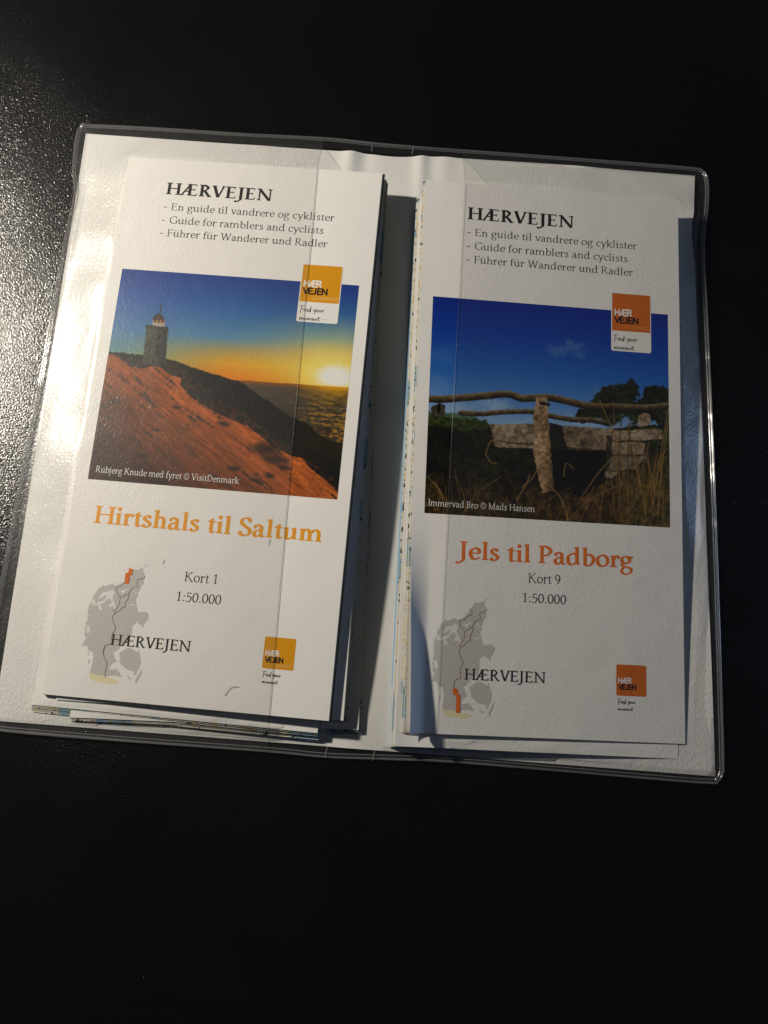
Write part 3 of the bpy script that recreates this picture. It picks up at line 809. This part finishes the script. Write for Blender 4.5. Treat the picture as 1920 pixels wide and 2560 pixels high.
def paint_bridge():
    img = ramp(gt/.6, [(0, (14, 44, 142)), (.25, (16, 62, 160)), (.55, (36, 98, 184)), (.8, (84, 134, 198)), (.95, (128, 162, 206)), (1, (142, 170, 206))])
    img = img*(1-.10*np.clip(.5-gs, 0, 1)[..., None])
    def cloud(x, y, rx, ry, a, c):
        q = np.hypot((gs-x+jbig[0]*1.2)/rx, (gt-y+jbig[1]*1.2)/ry)
        return over(img, (np.clip(1-q, 0, 1)**.8*a*np.clip(N1*2.2-.5, 0, 1))[..., None], c)
    x, y = PR['cloud'][0]
    img = cloud(x, y, .105, .034, .6, (120, 142, 188)); img = cloud(x+.03, y-.018, .05, .024, .5, (140, 158, 195))
    img = cloud(.05, .28, .09, .05, .35, (120, 145, 195)); img = cloud(.22, .505, .14, .05, .9, (190, 205, 222)); img = cloud(.02, .43, .08, .07, .45, (140, 165, 205))
    img = cloud(.63, .535, .08, .05, .8, (180, 200, 225)); img = cloud(.04, .52, .1, .05, .8, (170, 190, 215)); img = cloud(.45, .56, .12, .03, .7, (150, 180, 215))
    img = cloud(.74, .40, .08, .05, .4, (120, 150, 195)); img = cloud(.88, .43, .07, .05, .4, (120, 150, 195))
    img += ((N3-.5)*8)[..., None]
    # trees behind
    tr = np.zeros(gs.shape)
    for k, (x, y) in enumerate(PR['treec']):
        rr = (.052, .04, .038, .05, .034, .046, .042, .04, .056, .052, .036, .03, .056)[k]
        q = np.hypot(gs-x+jbig[0]*.75+jit[0]*1.2, gt-y+jbig[1]*.75+jit[1]*1.2)
        tr = np.maximum(tr, np.clip(1.25-q/rr, 0, 1))
    leaf = ramp(N2*.55+N1*.45, [(.3, (15, 18, 11)), (.5, (30, 35, 20)), (.62, (48, 52, 30)), (.8, (70, 72, 46))])
    img = over(img, np.clip(tr*5-.3-(N3 > .66)*.5*(tr < .5), 0, 1)[..., None], leaf)
    # ground mass
    gd = [(-.1, PR['ground'][0][1])]+list(PR['ground'])+[(1.1, .55), (1.1, 1.1), (-.1, 1.1)]
    dk = ramp(N1*.5+N2*.5, [(.3, (8, 8, 6)), (.5, (20, 20, 11)), (.68, (42, 42, 20))])
    img = over(img, soft(inside(gd, jit), 1), dk)
    top = inside([(-.05, .545), (.12, .548), (.24, .565), (.26, .60), (.15, .62), (-.05, .60)], jit)
    img = over(img, soft(top, 3)*.65, ramp(N3, [(.3, (30, 46, 12)), (.7, (72, 96, 30))]))
    img = over(img, soft(inside([(.78, .57), (.88, .555), (1.05, .53), (1.05, .62), (.8, .625)], jit), 2)*.8, ramp(N3, [(.3, (34, 48, 16)), (.7, (78, 92, 34))]))
    # lower grass
    lg = np.clip((gt-.77-(gs < .55)*.04+.06*(gs > .7))/.16, 0, 1)
    gr = vnoise(NY, NX, 30, 120, 41, 3, .7)
    grass = ramp(gr*.6+N2*.4, [(.3, (34, 24, 12)), (.5, (86, 60, 28)), (.65, (132, 92, 44)), (.85, (168, 122, 62))])
    img = over(img, (lg*(.35+.65*np.clip(N1*2-.5, 0, 1)))[..., None], grass)
    rg = np.clip((gs-.74)/.12, 0, 1)*np.clip((gt-.64)/.12, 0, 1)
    img = over(img, (rg*.8)[..., None], ramp(gr*.6+N2*.4, [(.3, (30, 32, 12)), (.5, (78, 70, 28)), (.68, (128, 98, 46)), (.85, (165, 124, 66))]))
    # bridge stone
    stone = ramp(N2*.45+N1*.4+N3*.15, [(.25, (58, 46, 34)), (.4, (112, 94, 72)), (.52, (152, 130, 104)), (.62, (178, 158, 132)), (.72, (205, 188, 164))])
    jj = tuple(.5*q for q in jit)
    img = over(img, soft(inside(PR['beam'], jj), 1), stone*.86)
    yb = np.interp(gs, [.28, .8], [.605+.055, .62+.055])
    img = over(img, soft((np.abs(gt-yb+jit[1]*.6) < .004) & inside(PR['beam']), 1)*.8, (52, 44, 34))
    img = over(img, soft(inside(PR['bshade'], jj), 2)*.85, (18, 16, 12))
    img = over(img, soft(inside(PR['under'], jit), 2)*.8, (6, 7, 6))
    img = over(img, soft(inside([(.735, .60), (.92, .60), (.915, .70), (.85, .76), (.735, .765)], jj), 1), stone*.34)
    for k, f in (('s1', .86), ('s2', .92), ('s3', .72), ('s4', .8)):
        img = over(img, soft(inside([(x, y+.006) for x, y in PR[k]], jj), 1), (30, 26, 20))
        img = over(img, soft(inside([(x, y-.002) for x, y in PR[k]], jj), 1), stone*f)
    img = over(img, soft(inside(PR['sp'], jj), 1), stone*.95)
    img = over(img, soft(inside(PR['lp'], jj), 1), stone*.42)
    img = over(img, soft(inside([(.035, .51), (.05, .5), (.052, .545), (.04, .55)], jj), 1), (16, 14, 10))
    # rails
    for key, w in (('rail2', .023), ('rail', .033)):
        m, sg = near_line(PR[key], w)
        wood = ramp(np.clip(sg*.5+.5+(N2-.5)*.7, 0, 1), [(0, (132, 110, 76)), (.3, (96, 78, 50)), (.65, (52, 41, 26)), (1, (20, 16, 11))])
        img = over(img, soft(m, 1), wood)
    # centre post
    pc = np.clip((gs-.44)/.08, 0, 1)
    img = over(img, soft(inside(PR['post'], jj), 1), stone*ramp(pc, [(0, (1.0, .96, .90)), (.6, (1.02, .95, .85)), (1, (.72, .66, .56))]))
    img = over(img, soft(inside([(.455, .462), (.50, .465), (.50, .482), (.456, .478)]), 1), (36, 30, 20))
    # dry stalks
    r = np.random.default_rng(12)
    for k in range(78):
        side = r.random()
        if side < .55: x0 = .78+.24*r.random(); y0 = .82+.2*r.random(); L = .15+.3*r.random(); a = r.normal(.12, .22)
        else: x0 = r.random()*.8+.05; y0 = .93+.1*r.random(); L = .06+.14*r.random(); a = r.normal(.1, .7)
        p = [(x0, y0), (x0+a*L*.4, y0-L*.55), (x0+a*L+.01*r.normal(), y0-L)]
        m, _ = near_line(p, .0035+.002*r.random(), 4)
        c = np.array((150, 112, 62))*(.45+.6*r.random())
        img = over(img, soft(m, 1)*(.35+.5*r.random()), c)
    for p in ([(.93, .90), (.96, .7), (1.0, .45)], [(.95, .95), (.97, .72), (1.0, .5)], [(.64, .88), (.70, .78), (.76, .70)], [(.50, .84), (.55, .90), (.58, .99)], [(.24, .72), (.26, .66), (.30, .665)], [(.24, .72), (.26, .755), (.285, .76)], [(.56, .80), (.57, .74), (.60, .76)], [(.37, .92), (.41, .84), (.42, .80)], [(.39, .86), (.43, .82), (.45, .78)], [(.86, .73), (.885, .85), (.9, .95)]):
        m, _ = near_line(p, .0055, 6)
        img = over(img, soft(m, 1)*.75, (150, 116, 66))
    return img

def print_albedo(img, white=.80, lift=1.0):
    a = lin(np.clip(img*lift, 0, 255))*white
    return np.clip(a, .003, .85)

# ------------------------------------------------------------------ folded maps
def coast(p, a=.16):
    """ragged shoreline: split every side and nudge the new corners"""
    p = np.asarray(p, float); r = np.random.default_rng(len(p)*7+3)
    for k in range(2):
        q = np.roll(p, -1, 0); L = np.linalg.norm(q-p, axis=1)[:, None]
        m = (p+q)/2+r.normal(0, 1, p.shape)*np.minimum(a*.5**k, L*.16)
        p = np.stack([p, m], 1).reshape(-1, 2)
    return p
MAPW, MAPH = 100.0, 206.6
R1ROT = (0.034941, 0.055708, 0.018852)
L1ROT = (0.0083817, -0.0433127, -0.0244653)

def sm(a, b, x):
    t = np.clip((x-a)/(b-a), 0, 1); return t*t*(3-2*t)

class FoldedMap:
    def __init__(self, name, top, rot, tL, tR, n_leaves, label, group, curl=0.0, sag=0.0, seed=0, cat='map', lean=0.0, jut=0.0, dark=None, fan=.08, edge=None):
        self.top = np.array(top, float); self.rot = rot; self.tL, self.tR = tL, tR
        self.M = np.array(Euler(rot, 'XYZ').to_matrix())
        self.n = self.M[:, 2]
        self.tm = (tL+tR)/2
        self.curl, self.sag = curl, sag
        base = self.top-self.n*self.tm
        self.root = empty(name, base, rot, label, cat, group)
        r = np.random.default_rng(seed)
        for k in range(n_leaves, 0, -1):
            f = k/(n_leaves+.35)
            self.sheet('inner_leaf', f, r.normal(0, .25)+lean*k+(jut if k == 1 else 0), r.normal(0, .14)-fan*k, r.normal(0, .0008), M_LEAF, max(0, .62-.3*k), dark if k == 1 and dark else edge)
        self.cover = self.sheet('cover_sheet', 0, 0, 0, 0, M_PAPER, 1)
    def bend(self, u, v, f=1.0):
        """height above, and sideways shift of, the flat cover"""
        z = -self.sag*np.clip((v-110)/97, 0, 1)**2
        w = np.clip((7.5-u)/7.5, 0, 1)
        A = self.curl*sm(120, 215, v)*f
        z = z+A*w**1.5
        du = A*.40*w**1.5
        return z, du
    def P(self, u, v, dz=0.0, f=1.0):
        u = np.asarray(u, float); v = np.asarray(v, float)
        z, du = self.bend(u, v, f)
        return np.stack([u-50+du, MAPH/2-v, z+dz+self.tm+0*u], -1)
    def sheet(self, name, f, ou, ov, rz, mat, cf, edge=None):
        nu, nv = 41, 45
        U, V = np.meshgrid(np.concatenate([[0, .55], np.linspace(1, 12, 19)[:-1], np.linspace(12, MAPW-.6, 20), [MAPW]]), np.concatenate([[0, .5], np.linspace(2, MAPH-2, nv-4), [MAPH-.5, MAPH]]))
        nu = U.shape[1]
        dz = -(self.tL+(self.tR-self.tL)*U/MAPW)*f
        p = self.P(U, V, dz, cf)
        p[..., 0] += ou-rz*p[..., 1]; p[..., 1] += ov+rz*p[..., 0]
        top = p.reshape(-1, 3)
        bot = top-np.array([0, 0, .11])
        F = grid_faces(nu, nv, True)
        idx = [1 if name == 'inner_leaf' and (k % (nu-1) in (0, nu-2) or k//(nu-1) in (0, nv-2)) else 0 for k in range(len(F))]
        n = len(top)
        F += [tuple(i+n for i in q[::-1]) for q in F[:len(F)]]; idx += [0]*(len(F)-len(idx))
        ring = [i for i in range(nu)]+[j*nu+nu-1 for j in range(1, nv)]+[(nv-1)*nu+i for i in range(nu-2, -1, -1)]+[j*nu for j in range(nv-2, 0, -1)]
        m = len(ring)
        for k in range(m):                                   # the cut edge has its own corners, so the paper keeps a crisp fold
            q = (k+1) % m
            F.append((2*n+k, 2*n+q, 2*n+m+q, 2*n+m+k)); idx.append(1)
        return mesh_obj(name, np.concatenate([top, bot, top[ring], bot[ring]]), F, [mat, edge or M_EDGE], self.root, True, idx)
    def print_polys(self, name, polys, mat, h, parent=None, step=0.0012):
        V, F = [], []
        for i, q in enumerate(polys):
            q = np.asarray(q, float)
            b = len(V)
            # wind the outline so that the print faces up
            ar = 0.5*np.sum(q[:, 0]*np.roll(q[:, 1], -1)-np.roll(q[:, 0], -1)*q[:, 1])
            if ar > 0: q = q[::-1]
            V += list(self.P(q[:, 0], q[:, 1], h+step*(i % 12)))
            F.append(tuple(range(b, b+len(q))))
        return mesh_obj(name, np.array(V), F, mat, parent or self.root)
    def world_top(self, x, y):
        T, n = self.top, self.n
        z = T[2]-(n[0]*(x-T[0])+n[1]*(y-T[1]))/n[2]
        d = np.stack([x-T[0], y-T[1], z-T[2]], -1)
        a = d@self.M[:, 0]; b = d@self.M[:, 1]
        ins = (np.abs(a) < 50.8) & (np.abs(b) < MAPH/2+.8)
        zz, _ = self.bend(a+50, MAPH/2-b)
        return np.where(ins, z+zz, -9.0)
    def picture(self, img):
        u0, v0, w, h = 4.6, 47.45, 90.8, 82.6
        U, V = np.meshgrid(u0+w*np.arange(NX+1)/NX, v0+h*np.arange(NY+1)/NY)
        o = mesh_obj('cover_photograph', self.P(U, V, .03).reshape(-1, 3), grid_faces(NX+1, NY+1, True), M_PRINT, self.root)
        a = print_albedo(img)
        ii = np.minimum(np.arange(NX+1), NX-1); jj = np.minimum(np.arange(NY+1), NY-1)
        col = np.concatenate([a[jj][:, ii], np.ones((NY+1, NX+1, 1))], -1).astype(np.float32)
        at = o.data.color_attributes.new('print', 'FLOAT_COLOR', 'POINT')
        at.data.foreach_set('color', col.ravel())
        return o
    def print_cover(self, img, title, kort, ink_main, ink_pale, hi, rt=None, shift=0.0, title_box=None, caption=None, kort_v=(153.0, 160.0), kort_u=0.0, dots=False):
        BS, BH = .155, .058
        ink_sq = M_ORANGESQ if ink_main is M_ORANGE else M_AMBERSQ
        self.picture(img)
        self.print_polys('heading_lettering', serif_line('HÆRVEJEN', 16.7, 58.2, 15.0, 7.1, BS, BH), M_BLACK, .03)
        sub = []
        for t, u0, u1, v in (('En guide til vandrere og cyklister', 19.7, 83.3, 21.7), ('Guide for ramblers and cyclists', 19.9, 79.6, 27.3), ('Führer für Wanderer und Radler', 19.7, 81.7, 32.8)):
            sub += serif_line(t, u0, u1, v, 4.25, .080, .036)
            sub += [np.array([(16.75, v-1.25), (18.0, v-1.25), (18.0, v-.98), (16.75, v-.98)])]
        self.print_polys('subtitle_lettering', sub, M_GREYTEXT, .03)
        self.print_polys('title_lettering', serif_line(title, title_box[0], title_box[1], 145.75, 9.0, .134, .054), ink_main, .03)
        self.print_polys('caption_lettering', serif_line(caption[0], caption[1], caption[2], 127.3, 3.4, .078, .038), M_WHITE, .05)
        ks = serif_line('Kort '+kort, 42.95+kort_u, 54.6+kort_u, kort_v[0], 4.9, .08, .034)+serif_line('1:50.000', 41.1+kort_u, 56.8+kort_u, kort_v[1], 4.7, .085, .04)
        self.print_polys('sheet_number_lettering', ks, M_BLACK, .03)
        # country map
        def sh(k): return np.array(DEN[k])+np.array([shift, .1])
        land = self.print_polys('country_map', [coast(sh(k)) for k in ('land', 'als', 'funen', 'lang', 'aero', 'isl', 'isl2')], M_LAND, .03)
        self.print_polys('border_tint', [sh('yellow')], M_YELLOW, .022, land)
        self.print_polys('inland_water', [coast(sh('lake%d' % k), .10) for k in range(1, 9)], M_LAKE, .05, land)
        self.print_polys('route_line', ribbon(sh('line_a'), .17, .06)+ribbon(sh('line_c'), .20, .06), M_ROUTE if rt is None else M_ROUTE2, .07, land)
        self.print_polys('route_line', ribbon(sh('line_b'), .16, .06)+(ribbon(DEN['line_d'], .18, .06) if rt else []), M_ROUTE, .09, land)
        self.print_polys('map_sheet_marker', [np.array(DEN[hi])], M_HI if ink_main is M_ORANGE else M_HI, .11, land)
        self.print_polys('route_name_lettering', serif_line('HÆRVEJEN', 21.0+.6*(shift > 0), 49.6, 187.8, 5.3, .095, .042), M_BLACK, .13)
        # logo on the photograph
        tagm = self.print_polys('logo_tag', [round_rect(73.2, 40.4, 88.75, 63.6, .8)], M_WHITE, .055)
        self.print_polys('logo_square', [round_rect(73.55, 40.4, 88.45, 55.5, .25)], ink_sq, .065, tagm)
        self.print_polys('logo_lettering', sans_line('HÆR', 74.45, 81.4, 49.3, 2.35, .17), M_WHITE, .08, tagm)
        self.print_polys('logo_lettering', sans_line('VEJEN', 74.25, 83.9, 52.25, 2.3, .175), M_BLACK, .08, tagm)
        self.print_polys('logo_lettering', sans_line('OCHSENWEG', 78.3, 87.9, 54.35, 1.1, .10), ink_pale, .08, tagm)
        self.print_polys('handwritten_slogan', hand(73.9, 57.1, 9.6, .20)+([round_rect(83.4+k*.9, 62.4-.4, 83.65+k*.9, 62.25, .1, 2) for k in range(2)] if dots else []), M_BLACK, .08, tagm)
        lo = self.print_polys('small_logo', [round_rect(75.2, 180.2, 86.1, 191.0, .5)], ink_sq, .03)
        self.print_polys('logo_lettering', sans_line('HÆR', 75.9, 80.8, 186.6, 1.7, .17), M_WHITE, .06, lo)
        self.print_polys('logo_lettering', sans_line('VEJEN', 75.8, 82.4, 188.75, 1.65, .175), M_BLACK, .06, lo)
        self.print_polys('logo_lettering', sans_line('OCHSENWEG', 78.6, 85.1, 190.1, .8, .10), ink_pale, .06, lo)
        self.print_polys('handwritten_slogan', hand(75.5, 192.0, 6.7, .17), M_BLACK, .03, lo)

# ------------------------------------------------------------------ table
def build_table():
    V = [(-900, -800, -28), (900, -800, -28), (900, 800, -28), (-900, 800, -28), (-900, -800, 0), (900, -800, 0), (900, 800, 0), (-900, 800, 0)]
    F = [(0, 3, 2, 1), (4, 5, 6, 7), (0, 1, 5, 4), (1, 2, 6, 5), (2, 3, 7, 6), (3, 0, 4, 7)]
    o = mesh_obj('table_top', V, F, M_TABLE)
    tag(o, 'black lacquered table top with a fine pebbled sheen', 'table', kind='structure')
build_table()

# ------------------------------------------------------------------ the two stacks of maps
GL, GR = 'folded maps stacked in the pocket under the sunset cover', 'folded maps stacked in the pocket under the bridge cover'
L4 = FoldedMap('folded_map', (-56.3, -5.0, 2.95), (0, -.010, .021), 1.7, 2.3, 8, 'bottom folded map of the sunset stack, its corner showing by the gutter', GL, seed=4, fan=.25)
L3 = FoldedMap('folded_map', (-65.0, -4.2, 5.0), (0, -.022, -.031), 1.4, 2.3, 8, 'folded map with speckled coloured edges poking out below the lower left of the sunset stack', GL, sag=1.4, seed=3, fan=.27)
L2 = FoldedMap('folded_map', (-59.0, -.6, 7.25), (.004, -.033, -.006), 1.5, 2.6, 7, 'blank-edged folded map directly beneath the sunset cover map', GL, sag=2.0, seed=2, lean=.15)
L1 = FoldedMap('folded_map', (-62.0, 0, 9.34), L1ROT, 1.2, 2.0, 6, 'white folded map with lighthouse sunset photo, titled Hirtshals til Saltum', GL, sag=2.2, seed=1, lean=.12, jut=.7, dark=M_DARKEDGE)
R3 = FoldedMap('folded_map', (55.8, -8.2, 2.7), (.01, .022, .012), 2.6, .5, 5, 'bottom folded map of the bridge stack, its blue printed edge against the white insert', GR, seed=13, fan=.22, lean=-.12, edge=M_BLUEEDGE)
R2 = FoldedMap('folded_map', (56.9, -7.6, 5.15), (.02, .043, .014), 3.2, 1.1, 6, 'folded map under the bridge cover map, its textured lower strip showing', GR, curl=.8, seed=12, lean=-.18)
R1 = FoldedMap('folded_map', (58.95, -2.67, 7.66), R1ROT, 2.5, 1.5, 7, 'white folded map with stone footbridge photo, titled Jels til Padborg, one corner curling', GR, curl=5.4, seed=11, lean=-.12)

L1.print_cover(paint_sunset(), 'Hirtshals til Saltum', '1', M_AMBER, M_AMBER2, 'hi_L', rt=True, shift=2.2, title_box=(9.1, 91.3), caption=('Rubjerg Knude med fyret © VisitDenmark', 7.0, 59.6), kort_v=(163.7, 170.7), kort_u=1.5, dots=True)
R1.print_cover(paint_bridge()*1.06, 'Jels til Padborg', '9', M_ORANGE, M_ORANGE2, 'hi', title_box=(16.4, 81.4), caption=('Immervad Bro © Mads Hansen', 5.9, 44.8))
MAPS_L, MAPS_R = [L1, L2, L3, L4], [R1, R2, R3]

# ------------------------------------------------------------------ white insert sheet
def build_insert():
    xs = np.linspace(0, 1, 200); ys = np.linspace(0, 1, 180)
    right = lambda y: np.interp(y, [-115, -109.5, -54, -2, 44.5, 77.6, 90, 97, 102, 119.5], [121.3, 121.1, 119.9, 119.1, 117.7, 116.5, 115.4, 115.6, 116.5, 117.3])
    S, T = np.meshgrid(xs, ys)
    yt = lambda x: 118.6+1.0*np.exp(-((x-55)/60)**2)-1.0*np.exp(-((x+6)/10)**2)
    yb = lambda x: -112.2-.012*(x+130)
    Y = -113+T*232
    Xr = right(Y)
    X = -131+S*(Xr+131)
    Y = yb(X)+T*(yt(X)-yb(X))
    Z = .85+.0*X
    up = np.clip((Y-70)/49, 0, 1)
    for cx, wd, am, sl in ((-23, 3.2, 1.7, .05), (-17, 2.5, -.5, .0), (5.5, 2.6, 1.6, -.02), (15, 4, .8, 0), (-60, 8, .4, 0), (70, 10, .5, 0)):
        Z += am*.55*np.exp(-((X-cx+(119-Y)*sl)/wd)**2)*up**1.4
    Z += .9*np.exp(-((X+5)/9)**2)*np.clip((-70-Y)/40, 0, 1)
    Z += np.clip((vnoise(180, 200, 5, 7, 77, 2)-.4), 0, 1)*.5
    edge = np.clip((X-108)/10, 0, 1)
    Z += edge**2*(1.2*np.exp(-((Y-85)/16)**2)+.5*np.exp(-((Y+75)/30)**2))
    V = np.stack([X, Y, Z], -1).reshape(-1, 3)
    o = mesh_obj('paper_insert', V, grid_faces(200, 180), M_INSERT, None, True)
    tag(o, 'plain white paper sheet lining the clear wallet behind both map stacks', 'paper')
build_insert()

# ------------------------------------------------------------------ clear plastic wallet
OUT = [(-133.4, 121.6), (-130.5, 122.4), (-100.7, 123.2), (-70, 123.6), (-34.7, 124.2), (-15, 123.4), (3.2, 123.2), (25, 123.2), (60.2, 123.1), (95, 122.8), (117, 122.4),
       (120.4, 121.6), (122.1, 119.6), (122.8, 113.5), (122.3, 103), (120.9, 93), (120.5, 80), (121.2, 62), (122.2, 25), (123.1, -19.7), (123.7, -65), (124.1, -108),
       (123.8, -114), (122.2, -116.8), (119, -117.6), (97.7, -117.4), (60, -116.6), (26.4, -116.1), (5, -116.6), (-15, -117.2), (-34.9, -116.6), (-80, -116.2), (-115, -115.7), (-130, -115.2),
       (-134.8, -114.2), (-137, -111), (-136.8, -95), (-136, -69.6), (-135, -30), (-134.0, 0), (-133.5, 20.8), (-133.0, 58.9), (-132.3, 80), (-131.8, 90), (-132.6, 96), (-133.8, 101), (-134.4, 110), (-134.4, 119)]
OUTC = catmull(OUT, 5, True)
def x_left(y):
    p = np.array([q for q in OUT if q[0] < -130]); p = p[np.argsort(p[:, 1])]; return np.interp(y, p[:, 1], p[:, 0])
def x_right(y):
    p = np.array([q for q in OUT if q[0] > 119]); p = p[np.argsort(p[:, 1])]; return np.interp(y, p[:, 1], p[:, 0])
def y_top(x):
    p = np.array([q for q in OUT if q[1] > 121.5]); p = p[np.argsort(p[:, 0])]; return np.interp(x, p[:, 0], p[:, 1])
def y_bot(x):
    p = np.array([q for q in OUT if q[1] < -114.9]); p = p[np.argsort(p[:, 0])]; return np.interp(x, p[:, 0], p[:, 1])

def snap_inside(V):
    """pull film corners back onto the rounded outline"""
    P = OUTC; n = len(P)
    x, y = V[:, 0], V[:, 1]
    m = np.zeros(len(V), bool); j = n-1
    for i in range(n):
        xi, yi, xj, yj = *P[i], *P[j]
        m ^= ((yi > y) != (yj > y)) & (x < (xj-xi)*(y-yi)/(yj-yi+1e-12)+xi); j = i
    for k in np.where(~m)[0]:
        d = ((P-V[k, :2])**2).sum(1); V[k, :2] = P[d.argmin()]
    return V

WALLET = empty('plastic_wallet', (-6, 3, 0), (0, 0, 0), 'open clear vinyl wallet with two pockets holding the map stacks', 'wallet')
OFF = np.array([-6, 3, 0.0])
def wpart(name, V, F, mat, smooth=True, parent=None):
    return mesh_obj(name, np.asarray(V)-OFF, F, mat, parent or WALLET, smooth)

def build_wallet():
    # back sheet
    n = len(OUTC)
    wpart('back_sheet', [(x, y, .35) for x, y in OUTC], [tuple(range(n))[::-1]], M_BACK, False)
    for side in 'LR':
        nx, ny = (101, 241)
        s, t = np.meshgrid(np.linspace(0, 1, nx), np.linspace(0, 1, ny))
        Y0 = -116+t*239.2
        if side == 'L':
            xo, xi = x_left(Y0), -35+0*Y0
            X = xo+s*(xi-xo)
        else:
            xo, xi = x_right(Y0), 22.5+0*Y0
            X = xi+s*(xo-xi)
        Y = y_bot(X)+t*(y_top(X)-y_bot(X))
        obs = np.full(X.shape, .95)
        for m in (MAPS_L if side == 'L' else MAPS_R):
            obs = np.maximum(obs, m.world_top(X, Y)+.25)
        Z = obs.copy()
        rim = 1.05
        wob = (vnoise(ny, nx, 9, 5, 55 if side == 'L' else 56, 2)-.5)
        for it in range(900):
            A = Z.copy()
            A[1:-1, 1:-1] = .25*(Z[:-2, 1:-1]+Z[2:, 1:-1]+Z[1:-1, :-2]+Z[1:-1, 2:])
            if side == 'L': A[:, -1] = A[:, -2]; A[:, 0] = rim
            else: A[:, 0] = A[:, 1]; A[:, -1] = rim
            A[0] = rim; A[-1] = rim
            # welded border lies flat
            b = 5
            A[:b] = rim; A[-b:] = rim
            if side == 'L': A[:, :4] = rim
            else: A[:, -4:] = rim
            Z = np.maximum(A, obs)
        free = np.clip((Z-obs)/1.0, 0, 1)
        Z = np.maximum(Z+free*wob*1.6, obs)
        V = np.stack([X, Y, Z], -1).reshape(-1, 3)
        V = snap_inside(V)
        po = wpart('pocket_film', V, grid_faces(nx, ny), M_FILML if side == 'L' else M_FILM)
        # cut inner edge of the pocket
        col = -1 if side == 'L' else 0
        path = V.reshape(ny, nx, 3)[:, col].copy(); path[:, 2] += .05
        tv, tf = tube(path, .085, 5)
        wpart('cut_edge', tv, tf, M_CUT if side == 'L' else M_CUTR, True, po)
        if side == 'L':
            def z_at(x, y):
                k = ((V[:, 0]-x)**2+(V[:, 1]-y)**2).argmin(); return V[k, 2]+.06
            for pts in ([(-51.0, -98.3), (-49.2, -95.6), (-46.4, -95.0)], [(-40.6, -45.5), (-40.2, -43.5)], [(-77.5, -54.5), (-76.9, -53.0)]):
                c = catmull(pts, 6); c3 = np.array([(x, y, z_at(x, y)) for x, y in c])
                tv, tf = tube(c3, .10, 4)
                wpart('scratch', tv, tf, M_SCRATCH, True, po)
    # welded rim: two raised beads round the whole wallet
    def inset(d):
        P = OUTC; tn = np.roll(P, -1, 0)-np.roll(P, 1, 0); tn /= np.linalg.norm(tn, axis=1)[:, None]
        return P+np.stack([tn[:, 1], -tn[:, 0]], 1)*d
    for d, r, z in ((0.1, .50, .75), (1.3, .20, 1.2)):
        p = inset(d)
        q = np.interp(np.arange(len(p)), np.arange(0, len(p)+8, 8), np.random.default_rng(int(d*10)).random(len(np.arange(0, len(p)+8, 8))))
        p3 = np.c_[p, z+.25*(q-.5)]
        tv, tf = tube(p3, r*(.75+.5*q), 8, True)
        wpart('weld_seam', tv, tf, M_BEAD)
    a, b = inset(.2), inset(4.3)
    n = len(a)
    V = np.concatenate([np.c_[a, np.full(n, 1.20)], np.c_[b, np.full(n, 1.16)]])
    wpart('weld_border', V, [(k, (k+1) % n, n+(k+1) % n, n+k)[::-1] for k in range(n)], M_RIM)
    for x0, x1 in ((-15.0, -14.6), (1.6, 2.0)):
        for y0, y1 in ((119.4, 123.2), (-117.2, -113.8)):
            tv, tf = tube([(x0, y0, 1.2), (x0+.1, (y0+y1)/2, 1.35), (x1, y1, 1.1)], .22, 6)
            wpart('spine_weld', tv, tf, M_BEAD)
build_wallet()
